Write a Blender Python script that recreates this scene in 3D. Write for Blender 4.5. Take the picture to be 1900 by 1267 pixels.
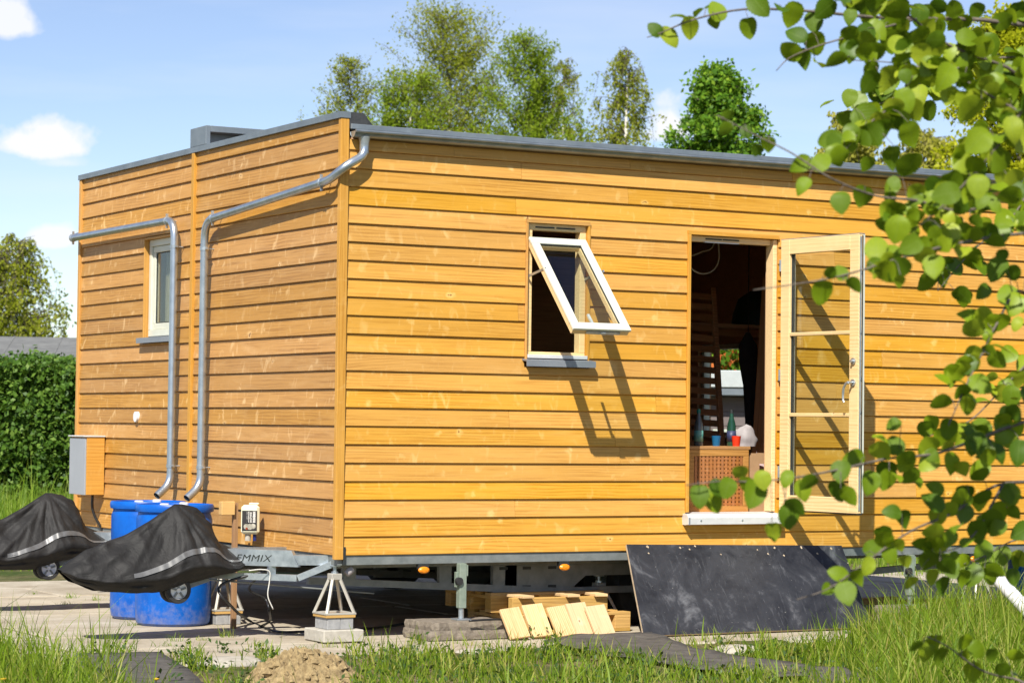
import bpy, math, random
import numpy as np
from mathutils import Vector, Matrix, noise as mnoise

random.seed(7)
rng = np.random.default_rng(11)
for o in list(bpy.data.objects):
    bpy.data.objects.remove(o)
scene = bpy.context.scene
COL = scene.collection
R = math.radians

# ------------------------------------------------------------------ camera
F_PX, PW, PH = 4578.4, 1900.0, 1267.0
CAM = np.array([-7.444, -15.717, 1.515])
CYAW, CPITCH, CROLL = R(29.359), R(1.986), R(0.696)
_f = np.array([math.sin(CYAW) * math.cos(CPITCH), math.cos(CYAW) * math.cos(CPITCH), math.sin(CPITCH)])
_r0 = np.array([math.cos(CYAW), -math.sin(CYAW), 0.0])
_u0 = np.cross(_r0, _f)
CR = math.cos(CROLL) * _r0 + math.sin(CROLL) * _u0
CU = -math.sin(CROLL) * _r0 + math.cos(CROLL) * _u0
CW = _f
cam_data = bpy.data.cameras.new('camera')
cam = bpy.data.objects.new('camera', cam_data)
COL.objects.link(cam)
m4 = Matrix.Identity(4)
for i in range(3):
    m4[i][0] = CR[i]; m4[i][1] = CU[i]; m4[i][2] = -CW[i]; m4[i][3] = CAM[i]
cam.matrix_world = m4
cam_data.sensor_width = 36.0
cam_data.lens = F_PX / PW * 36.0
cam_data.clip_start = 0.1
cam_data.clip_end = 3000
cam_data.dof.use_dof = True
cam_data.dof.focus_distance = 17.6
cam_data.dof.aperture_fstop = 5.4
scene.camera = cam

def ray(u, v):
    return CW + CR * ((u - 950.0) / F_PX) - CU * ((v - 633.5) / F_PX)
def px(u, v, X=None, Y=None, Z=None):
    d = ray(u, v)
    if X is not None: t = (X - CAM[0]) / d[0]
    elif Y is not None: t = (Y - CAM[1]) / d[1]
    else: t = (Z - CAM[2]) / d[2]
    return CAM + d * t
def at(u, v, depth):
    return CAM + ray(u, v) * depth
def prj(P):
    D = np.asarray(P) - CAM
    z = D @ CW
    return 950 + F_PX * (D @ CR) / z, 633.5 - F_PX * (D @ CU) / z

# ------------------------------------------------------------------ light
SUN_TRAVEL = Vector((0.463, 0.518, -0.720)).normalized()
sun_data = bpy.data.lights.new('sun', 'SUN')
sun_data.energy = 5.0
sun_data.angle = R(0.55)
sun_data.color = (1.0, 0.955, 0.87)
sun = bpy.data.objects.new('sun', sun_data)
COL.objects.link(sun)
sun.rotation_euler = SUN_TRAVEL.to_track_quat('-Z', 'Y').to_euler()
sun.location = (-20, -22, 31)
to_sun = -SUN_TRAVEL
SUN_EL = math.asin(to_sun.z)
SUN_AZ = math.atan2(to_sun.x, to_sun.y)

world = bpy.data.worlds.new('World')
scene.world = world
world.use_nodes = True
wt = world.node_tree
wt.nodes.clear()
def wn(t, **k):
    n = wt.nodes.new(t)
    for a, b in k.items(): setattr(n, a, b)
    return n
def wmath(op, a, b=None, clamp=False):
    n = wn('ShaderNodeMath', operation=op, use_clamp=clamp)
    for i, s in enumerate((a, b)):
        if s is None: continue
        if isinstance(s, (int, float)): n.inputs[i].default_value = s
        else: wt.links.new(s, n.inputs[i])
    return n.outputs[0]
sky = wn('ShaderNodeTexSky', sky_type='NISHITA', sun_disc=False)
sky.sun_elevation = SUN_EL
sky.sun_rotation = SUN_AZ
sky.altitude = 900
sky.air_density = 1.0
sky.dust_density = 0.0
sky.ozone_density = 2.2
tc = wn('ShaderNodeTexCoord')
sep = wn('ShaderNodeSeparateXYZ'); wt.links.new(tc.outputs['Generated'], sep.inputs[0])
az = wmath('ARCTAN2', sep.outputs[0], sep.outputs[1])
el = wmath('ARCSINE', sep.outputs[2])
nz = wn('ShaderNodeTexNoise'); nz.inputs['Scale'].default_value = 38; nz.inputs['Detail'].default_value = 8; nz.inputs['Roughness'].default_value = 0.62
wt.links.new(tc.outputs['Generated'], nz.inputs['Vector'])
nzc = wmath('SUBTRACT', nz.outputs['Fac'], 0.5)
def cloud(u0, v0, u1, v1, amp=1.0, edge=0.55):
    a = ray((u0 + u1) / 2, v1); b = ray(u0, v1); c = ray(u1, v1); t = ray((u0 + u1) / 2, v0)
    A = lambda d: math.atan2(d[0], d[1]); E = lambda d: math.asin(d[2] / np.linalg.norm(d))
    ca, hw = A(a), abs(A(c) - A(b)) / 2
    ce, hh = E(a), abs(E(t) - E(a))
    dx = wmath('DIVIDE', wmath('SUBTRACT', az, ca), hw)
    dy0 = wmath('DIVIDE', wmath('SUBTRACT', el, ce), hh)
    # flat base: squash below
    dyn = wmath('MULTIPLY', wmath('MINIMUM', dy0, 0.0), 3.0)
    dy = wmath('ADD', wmath('MAXIMUM', dy0, 0.0), dyn)
    r2 = wmath('SQRT', wmath('ADD', wmath('MULTIPLY', dx, dx), wmath('MULTIPLY', dy, dy)))
    v = wmath('ADD', wmath('SUBTRACT', 1.0, r2), wmath('MULTIPLY', nzc, 2.6))
    v = wmath('DIVIDE', v, edge, clamp=True)
    near = wmath('LESS_THAN', r2, 1.9)
    return wmath('MULTIPLY', wmath('MULTIPLY', v, near), amp)
masks = [cloud(-40, 214, 200, 276), cloud(65, 280, 180, 304, 0.5, .9), cloud(45, 412, 145, 448, .95), cloud(-60, -20, 95, 50, .9),
         cloud(1195, 165, 1300, 245, 1.0), cloud(2100, 60, 2500, 200), cloud(-900, 100, -500, 260), cloud(3000, 200, 3500, 380),
         cloud(-2200, 250, -1700, 420), cloud(4600, 100, 5200, 330)]
cm = masks[0]
for q in masks[1:]: cm = wmath('MAXIMUM', cm, q)
# thin high cloud streaks over the whole sky
mp = wn('ShaderNodeMapping'); mp.inputs['Scale'].default_value = (5, 5, 34)
wt.links.new(tc.outputs['Generated'], mp.inputs['Vector'])
n2 = wn('ShaderNodeTexNoise'); n2.inputs['Scale'].default_value = 1.0; n2.inputs['Detail'].default_value = 6; n2.inputs['Roughness'].default_value = 0.55
wt.links.new(mp.outputs[0], n2.inputs['Vector'])
cir = wmath('MULTIPLY', wmath('SUBTRACT', n2.outputs['Fac'], 0.44), 2.6, clamp=True)
cir = wmath('MULTIPLY', cir, 0.30)
cmx = wmath('MAXIMUM', cm, cir)
mixc = wn('ShaderNodeMixRGB'); wt.links.new(cmx, mixc.inputs[0])
hsv = wn('ShaderNodeHueSaturation'); hsv.inputs['Hue'].default_value = 0.513; hsv.inputs['Saturation'].default_value = 0.98; hsv.inputs['Value'].default_value = 1.28
wt.links.new(sky.outputs[0], hsv.inputs['Color'])
wt.links.new(hsv.outputs[0], mixc.inputs[1])
mixc.inputs[2].default_value = (9.4, 9.5, 9.8, 1)
bg = wn('ShaderNodeBackground'); bg.inputs['Strength'].default_value = 0.072
wt.links.new(mixc.outputs[0], bg.inputs[0])
wo = wn('ShaderNodeOutputWorld'); wt.links.new(bg.outputs[0], wo.inputs[0])

scene.view_settings.view_transform = 'Standard'
scene.view_settings.look = 'None'
scene.view_settings.gamma = 1
scene.view_settings.use_curve_mapping = False
scene.view_settings.exposure = 0.56

scene.cycles.max_bounces = 6
scene.cycles.diffuse_bounces = 4
scene.cycles.glossy_bounces = 3
scene.cycles.transparent_max_bounces = 12

# ------------------------------------------------------------------ materials
def new_mat(name):
    m = bpy.data.materials.new(name); m.use_nodes = True
    nt = m.node_tree
    return m, nt, nt.nodes['Principled BSDF']
def N(nt, t, **k):
    n = nt.nodes.new(t)
    for a, b in k.items(): setattr(n, a, b)
    return n
def L(nt, a, b): nt.links.new(a, b)
def M(nt, op, a, b=None, clamp=False):
    n = N(nt, 'ShaderNodeMath', operation=op, use_clamp=clamp)
    for i, s in enumerate((a, b)):
        if s is None: continue
        if isinstance(s, (int, float)): n.inputs[i].default_value = s
        else: L(nt, s, n.inputs[i])
    return n.outputs[0]
def ramp(nt, fac, stops):
    r = N(nt, 'ShaderNodeValToRGB')
    els = r.color_ramp.elements
    while len(els) < len(stops): els.new(0.5)
    for e, (p, c) in zip(els, stops):
        e.position = p; e.color = (c[0], c[1], c[2], 1) if not isinstance(c, (int, float)) else (c, c, c, 1)
    L(nt, fac, r.inputs[0]); return r.outputs[0]
def mixrgb(nt, fac, a, b, mode='MIX'):
    n = N(nt, 'ShaderNodeMixRGB', blend_type=mode)
    for i, s in enumerate((fac, a, b)):
        if isinstance(s, (int, float)): n.inputs[i].default_value = s
        elif isinstance(s, tuple): n.inputs[i].default_value = (s[0], s[1], s[2], 1)
        else: L(nt, s, n.inputs[i])
    return n.outputs[0]
def coords(nt, scale=(1, 1, 1), rnd=True):
    t = N(nt, 'ShaderNodeTexCoord')
    v = t.outputs['Object']
    if rnd:
        oi = N(nt, 'ShaderNodeObjectInfo')
        sc = N(nt, 'ShaderNodeVectorMath', operation='ADD')
        k = N(nt, 'ShaderNodeCombineXYZ')
        L(nt, M(nt, 'MULTIPLY', oi.outputs['Random'], 37.0), k.inputs[0])
        L(nt, M(nt, 'MULTIPLY', oi.outputs['Random'], 91.0), k.inputs[1])
        L(nt, M(nt, 'MULTIPLY', oi.outputs['Random'], 53.0), k.inputs[2])
        L(nt, v, sc.inputs[0]); L(nt, k.outputs[0], sc.inputs[1]); v = sc.outputs[0]
    mp = N(nt, 'ShaderNodeMapping'); mp.inputs['Scale'].default_value = scale
    L(nt, v, mp.inputs['Vector'])
    return mp.outputs[0]
def noise(nt, vec, scale=5, detail=4, rough=0.55, dist=0.0):
    n = N(nt, 'ShaderNodeTexNoise')
    n.inputs['Scale'].default_value = scale; n.inputs['Detail'].default_value = detail
    n.inputs['Roughness'].default_value = rough; n.inputs['Distortion'].default_value = dist
    L(nt, vec, n.inputs['Vector']); return n.outputs['Fac']
def bump(nt, bsdf, h, strength=0.2, dist=0.01):
    b = N(nt, 'ShaderNodeBump'); b.inputs['Strength'].default_value = strength; b.inputs['Distance'].default_value = dist
    L(nt, h, b.inputs['Height']); L(nt, b.outputs[0], bsdf.inputs['Normal'])

def mottled(name, c1, c2, scale=6, rough=0.6, metal=0.0, bmp=0.1, stretch=(1, 1, 1), bd=0.01, detail=6, spec=0.5, lo=.3, hi=.7):
    m, nt, b = new_mat(name)
    v = coords(nt, stretch)
    f = noise(nt, v, scale, detail, 0.62)
    L(nt, ramp(nt, f, [(lo, c1), (hi, c2)]), b.inputs['Base Color'])
    b.inputs['Roughness'].default_value = rough; b.inputs['Metallic'].default_value = metal
    b.inputs['Specular IOR Level'].default_value = spec
    if bmp: bump(nt, b, f, bmp, bd)
    return m

def wood(name, base, dark, pale, knots=0.5, vary=0.16, streak=0.5, rough=0.5, grain=0.75):
    """larch / pine board, grain along the object's local X"""
    m, nt, b = new_mat(name)
    oi = N(nt, 'ShaderNodeObjectInfo')
    v = coords(nt, (1, 1, 1))
    mp1 = N(nt, 'ShaderNodeMapping'); mp1.inputs['Scale'].default_value = (1.3, 44, 44); L(nt, v, mp1.inputs[0])
    g = noise(nt, mp1.outputs[0], 1.6, 6, 0.6, 0.35)
    col = ramp(nt, g, [(0.30, dark), (0.46, base), (0.62, tuple(min(1, x * 1.10) for x in base)), (0.8, base)])
    col = mixrgb(nt, grain, base, col)
    # flat-sawn cathedral figure on some stretches
    mp2 = N(nt, 'ShaderNodeMapping'); mp2.inputs['Scale'].default_value = (2.2, 20, 20); L(nt, v, mp2.inputs[0])
    wv = N(nt, 'ShaderNodeTexWave', wave_type='RINGS', rings_direction='SPHERICAL')
    wv.inputs['Scale'].default_value = 1.1; wv.inputs['Distortion'].default_value = 5.5; wv.inputs['Detail'].default_value = 2; wv.inputs['Detail Scale'].default_value = 0.8
    L(nt, mp2.outputs[0], wv.inputs['Vector'])
    msk = noise(nt, v, 0.9, 2)
    msk = M(nt, 'MULTIPLY', M(nt, 'SUBTRACT', msk, 0.44), 6.0, True)
    ring = M(nt, 'MULTIPLY', M(nt, 'POWER', wv.outputs['Fac'], 4.0), msk)
    col = mixrgb(nt, M(nt, 'MULTIPLY', ring, 0.8), col, dark)
    # knots: pale flare around a small brown core
    mp3 = N(nt, 'ShaderNodeMapping'); mp3.inputs['Scale'].default_value = (6.5, 7.5, 7.5); L(nt, v, mp3.inputs[0])
    dn = N(nt, 'ShaderNodeTexNoise'); dn.inputs['Scale'].default_value = 2.2; dn.inputs['Detail'].default_value = 3; L(nt, mp3.outputs[0], dn.inputs['Vector'])
    dv = N(nt, 'ShaderNodeVectorMath', operation='SCALE'); L(nt, dn.outputs['Color'], dv.inputs[0]); dv.inputs['Scale'].default_value = 0.55
    da = N(nt, 'ShaderNodeVectorMath', operation='ADD'); L(nt, mp3.outputs[0], da.inputs[0]); L(nt, dv.outputs[0], da.inputs[1])
    vo = N(nt, 'ShaderNodeTexVoronoi'); vo.inputs['Scale'].default_value = 1.0; L(nt, da.outputs[0], vo.inputs['Vector'])
    sepc = N(nt, 'ShaderNodeSeparateColor'); L(nt, vo.outputs['Color'], sepc.inputs[0])
    pick = M(nt, 'LESS_THAN', sepc.outputs[0], knots * .5)
    halo = M(nt, 'MULTIPLY', M(nt, 'SUBTRACT', 0.24, vo.outputs['Distance']), 6.5, True)
    halo = M(nt, 'MULTIPLY', halo, pick)
    core = M(nt, 'MULTIPLY', M(nt, 'SUBTRACT', 0.075, vo.outputs['Distance']), 40, True)
    core = M(nt, 'MULTIPLY', core, M(nt, 'LESS_THAN', sepc.outputs[0], knots * 0.42))
    # pale upright flares, short across the board
    mp4 = N(nt, 'ShaderNodeMapping'); mp4.inputs['Scale'].default_value = (13, 7, 7); mp4.inputs['Rotation'].default_value = (0, 0.25, 0); L(nt, v, mp4.inputs[0])
    fl = noise(nt, mp4.outputs[0], 1.0, 2, 0.5, 0.9)
    fl = M(nt, 'MULTIPLY', M(nt, 'SUBTRACT', fl, 0.58), 6.0, True)
    gate = M(nt, 'MULTIPLY', M(nt, 'SUBTRACT', noise(nt, v, 2.3, 2), 0.36), 4.0, True)
    fl = M(nt, 'MULTIPLY', M(nt, 'MULTIPLY', fl, gate), streak)
    # broad pale sheen patches
    mp5 = N(nt, 'ShaderNodeMapping'); mp5.inputs['Scale'].default_value = (1.6, 9, 9); L(nt, v, mp5.inputs[0])
    sh = M(nt, 'MULTIPLY', M(nt, 'SUBTRACT', noise(nt, mp5.outputs[0], 1.3, 4, .6, .5), 0.5), 2.2, True)
    pf = M(nt, 'ADD', M(nt, 'MULTIPLY', halo, 0.62), M(nt, 'ADD', fl, M(nt, 'MULTIPLY', sh, 0.55 * streak)), True)
    col = mixrgb(nt, M(nt, 'MULTIPLY', pf, 0.8), col, pale)
    col = mixrgb(nt, M(nt, 'MULTIPLY', core, 0.75), col, (0.16, 0.065, 0.02))
    hs = N(nt, 'ShaderNodeHueSaturation')
    L(nt, col, hs.inputs['Color'])
    L(nt, M(nt, 'ADD', 1 - vary, M(nt, 'MULTIPLY', oi.outputs['Random'], 2 * vary)), hs.inputs['Value'])
    r2 = M(nt, 'FRACT', M(nt, 'MULTIPLY', oi.outputs['Random'], 17.3))
    L(nt, M(nt, 'ADD', 0.4985, M(nt, 'MULTIPLY', r2, 0.003)), hs.inputs['Hue'])
    L(nt, M(nt, 'ADD', 0.95, M(nt, 'MULTIPLY', r2, 0.1)), hs.inputs['Saturation'])
    L(nt, hs.outputs[0], b.inputs['Base Color'])
    b.inputs['Roughness'].default_value = rough
    b.inputs['Specular IOR Level'].default_value = 0.25
    bump(nt, b, g, 0.12, 0.004)
    return m

def leafy(name, c1, c2, c3=None, trans=0.35, island=True, rough=0.45, spec=0.35):
    m, nt, b = new_mat(name)
    if island:
        g = N(nt, 'ShaderNodeNewGeometry'); f = g.outputs['Random Per Island']
    else:
        oi = N(nt, 'ShaderNodeObjectInfo'); f = oi.outputs['Random']
    stops = [(0.0, c1), (1.0, c2)] if c3 is None else [(0.0, c1), (0.7, c2), (1.0, c3)]
    col = ramp(nt, f, stops)
    if not island:
        v = coords(nt)
        # veins: lighter midrib + side veins, leaf local x along the blade
        s = N(nt, 'ShaderNodeSeparateXYZ'); t = N(nt, 'ShaderNodeTexCoord'); L(nt, t.outputs['Object'], s.inputs[0])
        ay = M(nt, 'ABSOLUTE', s.outputs[1])
        vein = M(nt, 'SINE', M(nt, 'MULTIPLY', M(nt, 'SUBTRACT', s.outputs[0], M(nt, 'MULTIPLY', ay, 0.9)), 52.0))
        vm = M(nt, 'MULTIPLY', M(nt, 'SUBTRACT', vein, 0.72), 3.0, True)
        mid = M(nt, 'LESS_THAN', ay, 0.012)
        vm = M(nt, 'MAXIMUM', M(nt, 'MULTIPLY', vm, .6), mid)
        col = mixrgb(nt, M(nt, 'MULTIPLY', vm, 0.35), col, (0.22, 0.30, 0.06))
        col = mixrgb(nt, M(nt, 'MULTIPLY', noise(nt, v, 9, 3), 0.35), col, c1)
        bump(nt, b, vm, 0.25, 0.02)
    L(nt, col, b.inputs['Base Color'])
    b.inputs['Roughness'].default_value = rough
    b.inputs['Specular IOR Level'].default_value = spec
    tr = N(nt, 'ShaderNodeBsdfTranslucent')
    L(nt, mixrgb(nt, 0.3, col, (0.30, 0.42, 0.02), 'MIX'), tr.inputs[0])
    mx = N(nt, 'ShaderNodeMixShader'); mx.inputs[0].default_value = trans
    L(nt, b.outputs[0], mx.inputs[1]); L(nt, tr.outputs[0], mx.inputs[2])
    L(nt, mx.outputs[0], nt.nodes['Material Output'].inputs[0])
    return m

def glass(name, tint=(0.93, 0.96, 0.95), refl=1.0):
    m, nt, b = new_mat(name)
    nt.nodes.remove(b)
    t = N(nt, 'ShaderNodeBsdfTransparent'); t.inputs[0].default_value = (*tint, 1)
    g = N(nt, 'ShaderNodeBsdfGlossy'); g.inputs['Roughness'].default_value = 0.01; g.inputs[0].default_value = (1, 1, 1, 1)
    lw_ = N(nt, 'ShaderNodeLayerWeight'); lw_.inputs['Blend'].default_value = 0.5
    fr_o = M(nt, 'ADD', 0.05, M(nt, 'MULTIPLY', M(nt, 'POWER', lw_.outputs['Facing'], 5.0), 0.95))
    mx = N(nt, 'ShaderNodeMixShader'); L(nt, M(nt, 'MULTIPLY', fr_o, refl, True), mx.inputs[0])
    L(nt, t.outputs[0], mx.inputs[1]); L(nt, g.outputs[0], mx.inputs[2])
    L(nt, mx.outputs[0], nt.nodes['Material Output'].inputs[0])
    return m

MT = {}
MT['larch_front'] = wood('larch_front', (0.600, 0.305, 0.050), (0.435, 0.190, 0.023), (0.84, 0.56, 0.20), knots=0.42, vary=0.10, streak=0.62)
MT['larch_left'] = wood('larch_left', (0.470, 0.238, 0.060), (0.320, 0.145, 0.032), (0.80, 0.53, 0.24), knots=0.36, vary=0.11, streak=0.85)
MT['larch_trim'] = wood('larch_trim', (0.54, 0.275, 0.055), (0.42, 0.185, 0.028), (0.80, 0.54, 0.21), knots=0.2, vary=0.08, streak=0.3)
MT['pine'] = wood('pine', (0.78, 0.56, 0.28), (0.64, 0.42, 0.18), (0.88, 0.70, 0.42), knots=0.1, vary=0.08, streak=0.3, rough=0.4)
MT['pallet_wood'] = wood('pallet_wood', (0.55, 0.33, 0.10), (0.36, 0.20, 0.06), (0.72, 0.52, 0.25), knots=0.3, vary=0.2, streak=0.4, rough=0.7)
MT['offcut_wood'] = wood('offcut_wood', (0.70, 0.48, 0.25), (0.48, 0.28, 0.11), (0.82, 0.64, 0.40), knots=0.4, vary=0.14, streak=0.4, rough=0.7)
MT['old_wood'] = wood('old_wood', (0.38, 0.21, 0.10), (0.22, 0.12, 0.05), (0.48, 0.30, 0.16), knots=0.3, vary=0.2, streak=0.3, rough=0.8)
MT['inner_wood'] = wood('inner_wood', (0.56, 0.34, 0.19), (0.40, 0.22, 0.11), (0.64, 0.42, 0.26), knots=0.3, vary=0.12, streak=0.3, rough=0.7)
MT['grey_boards'] = wood('grey_boards', (0.20, 0.155, 0.15), (0.14, 0.11, 0.105), (0.27, 0.22, 0.20), knots=0.1, vary=0.1, streak=0.2, rough=0.8)
MT['honey'] = wood('honey', (0.42, 0.22, 0.075), (0.30, 0.14, 0.04), (0.52, 0.31, 0.13), knots=0.1, vary=0.08, streak=0.2, rough=0.45)
MT['galv'] = mottled('galv', (0.33, 0.37, 0.40), (0.58, 0.62, 0.64), 14, 0.36, 0.75, 0.04)
MT['galv_dull'] = mottled('galv_dull', (0.145, 0.16, 0.155), (0.235, 0.25, 0.24), 10, 0.6, 0.2, 0.05)
MT['gutter_zinc'] = mottled('gutter_zinc', (0.20, 0.23, 0.25), (0.32, 0.35, 0.37), 7, 0.40, 0.6, 0.03)
MT['zinc_edge'] = mottled('zinc_edge', (0.17, 0.20, 0.225), (0.25, 0.285, 0.31), 5, 0.45, 0.4, 0.02)
MT['pipe'] = mottled('pipe', (0.36, 0.41, 0.46), (0.52, 0.57, 0.61), 9, 0.33, 0.8, 0.03)
MT['alu'] = mottled('alu', (0.62, 0.62, 0.61), (0.74, 0.74, 0.72), 8, 0.42, 0.25, 0.02)
MT['grey_paint'] = mottled('grey_paint', (0.30, 0.32, 0.345), (0.34, 0.36, 0.385), 3, 0.5, 0.0, 0.01)
MT['sill_grey'] = mottled('sill_grey', (0.22, 0.24, 0.27), (0.28, 0.30, 0.33), 4, 0.4, 0.3, 0.01)
MT['white_paint'] = mottled('white_paint', (0.58, 0.585, 0.48), (0.67, 0.67, 0.56), 5, 0.4, 0.0, 0.01)
MT['dark_gasket'] = mottled('dark_gasket', (0.012, 0.016, 0.016), (0.03, 0.034, 0.034), 8, 0.6)
MT['bitumen'] = mottled('bitumen', (0.018, 0.02, 0.022), (0.05, 0.052, 0.055), 20, 0.8, 0, 0.2)
MT['blue_plastic'] = None
MT['rubber'] = mottled('rubber', (0.012, 0.012, 0.012), (0.03, 0.029, 0.028), 12, 0.7)
MT['green_leg'] = mottled('green_leg', (0.20, 0.25, 0.19), (0.29, 0.34, 0.27), 12, 0.55, 0.2, 0.05)
MT['concrete_grey'] = mottled('concrete_grey', (0.25, 0.25, 0.25), (0.36, 0.355, 0.345), 26, 0.9, 0, 0.35, bd=0.004)
MT['concrete_pale'] = mottled('concrete_pale', (0.36, 0.33, 0.275), (0.50, 0.465, 0.39), 22, 0.92, 0, 0.4, bd=0.005)
MT['stone_slab'] = mottled('stone_slab', (0.13, 0.105, 0.078), (0.28, 0.235, 0.18), 30, 0.95, 0, 0.7, bd=0.012)
MT['pale_stone'] = mottled('pale_stone', (0.30, 0.27, 0.215), (0.46, 0.42, 0.345), 12, 0.9, 0, 0.5)
MT['stand_cast'] = mottled('stand_cast', (0.40, 0.37, 0.31), (0.50, 0.47, 0.41), 12, 0.55, 0.3, 0.05)
MT['plaster_white'] = mottled('plaster_white', (0.70, 0.69, 0.68), (0.8, 0.79, 0.78), 4, 0.45)
MT['amber'] = mottled('amber', (0.75, 0.20, 0.005), (0.85, 0.30, 0.01), 60, 0.25, 0, 0.4)
MT['bark'] = mottled('bark', (0.07, 0.055, 0.042), (0.20, 0.165, 0.13), 40, 0.9, 0, 0.5)
MT['bark_dark'] = mottled('bark_dark', (0.05, 0.04, 0.03), (0.13, 0.10, 0.075), 8, 0.9, 0, 0.3)
MT['birch_bark'] = mottled('birch_bark', (0.20, 0.17, 0.13), (0.72, 0.68, 0.60), 3, 0.8, 0, 0.2, stretch=(1, 1, 2.5), lo=.36, hi=.5)
MT['soil_mound'] = mottled('soil_mound', (0.15, 0.10, 0.045), (0.42, 0.31, 0.15), 26, 1.0, 0, 0.9, bd=0.02)
MT['glass'] = glass('glass', refl=0.9)
MT['glass_dark'] = glass('glass_dark', (0.82, 0.86, 0.86), .8)
MT['cable_black'] = mottled('cable_black', (0.012, 0.012, 0.013), (0.02, 0.02, 0.02), 5, 0.4)
MT['cable_white'] = mottled('cable_white', (0.58, 0.56, 0.50), (0.68, 0.66, 0.60), 5, 0.5)
MT['cardboard'] = mottled('cardboard', (0.36, 0.22, 0.11), (0.44, 0.28, 0.15), 6, 0.8)
MT['ink'] = mottled('ink', (0.012, 0.016, 0.012), (0.018, 0.022, 0.018), 5, 0.5)
MT['reflect'] = mottled('reflect', (0.07, 0.07, 0.07), (0.14, 0.14, 0.14), 9, 0.4)
MT['cloth_dark'] = mottled('cloth_dark', (0.008, 0.008, 0.009), (0.016, 0.016, 0.017), 14, 0.85)
MT['cloth_light'] = mottled('cloth_light', (0.26, 0.23, 0.23), (0.38, 0.35, 0.35), 10, 0.8)

def mat_blue():
    m, nt, b = new_mat('blue_plastic')
    t = N(nt, 'ShaderNodeTexCoord'); s = N(nt, 'ShaderNodeSeparateXYZ'); L(nt, t.outputs['Object'], s.inputs[0])
    v = coords(nt)
    n1 = noise(nt, v, 7, 6, .65)
    base = ramp(nt, n1, [(0.3, (0.002, 0.075, 0.36)), (0.7, (0.003, 0.115, 0.50))])
    # dust splashed up from the ground
    d = M(nt, 'ADD', M(nt, 'SUBTRACT', 0.16, s.outputs[2]), M(nt, 'MULTIPLY', M(nt, 'SUBTRACT', noise(nt, v, 18, 6, .7), 0.5), 0.7))
    d = M(nt, 'MULTIPLY', d, 3.0, True)
    L(nt, mixrgb(nt, M(nt, 'MULTIPLY', d, 0.55), base, (0.34, 0.30, 0.27)), b.inputs['Base Color'])
    b.inputs['Roughness'].default_value = 0.38; b.inputs['Specular IOR Level'].default_value = 0.3
    bump(nt, b, n1, 0.04, 0.01)
    return m
MT['blue_plastic'] = mat_blue()

def mat_cover():
    m, nt, b = new_mat('cover_fabric')
    v = coords(nt)
    n1 = noise(nt, v, 5, 5, .6, .4)
    L(nt, ramp(nt, n1, [(0.3, (0.013, 0.0125, 0.012)), (0.75, (0.026, 0.0245, 0.0235))]), b.inputs['Base Color'])
    b.inputs['Roughness'].default_value = 0.6
    b.inputs['Specular IOR Level'].default_value = 0.22
    n2_ = noise(nt, v, 9, 4, .6, .8)
    bump(nt, b, n2_, 0.35, 0.03)
    return m
MT['cover_fabric'] = mat_cover()

def mat_blackboard():
    m, nt, b = new_mat('filmed_plywood')
    v = coords(nt)
    n1 = noise(nt, v, 3.5, 8, .7, .5)
    c = ramp(nt, n1, [(0.36, (0.011, 0.0115, 0.014)), (0.56, (0.027, 0.028, 0.033)), (0.74, (0.14, 0.142, 0.15))])
    sp = noise(nt, v, 38, 3, .6)
    spk = M(nt, 'MULTIPLY', M(nt, 'SUBTRACT', sp, 0.70), 10, True)
    c = mixrgb(nt, spk, c, (0.42, 0.40, 0.36))
    mp = N(nt, 'ShaderNodeMapping'); mp.inputs['Scale'].default_value = (26, 5, 5); mp.inputs['Rotation'].default_value = (0, .5, 0); L(nt, v, mp.inputs[0])
    sc = noise(nt, mp.outputs[0], 1.4, 6, .75, .6)
    c = mixrgb(nt, M(nt, 'MULTIPLY', M(nt, 'SUBTRACT', sc, 0.57), 2.2, True), c, (0.20, 0.205, 0.215))
    L(nt, c, b.inputs['Base Color'])
    L(nt, ramp(nt, n1, [(0.3, 0.42), (0.8, 0.7)]), b.inputs['Roughness'])
    bump(nt, b, n1, 0.08, 0.01)
    return m
MT['filmed_plywood'] = mat_blackboard()
MT['ply_edge'] = mottled('ply_edge', (0.36, 0.27, 0.17), (0.52, 0.42, 0.29), 30, 0.8, 0, 0.2)
MT['felt_mat'] = mottled('felt_mat', (0.045, 0.040, 0.034), (0.115, 0.105, 0.09), 9, 0.95, 0, 0.5, bd=0.01)

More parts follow.
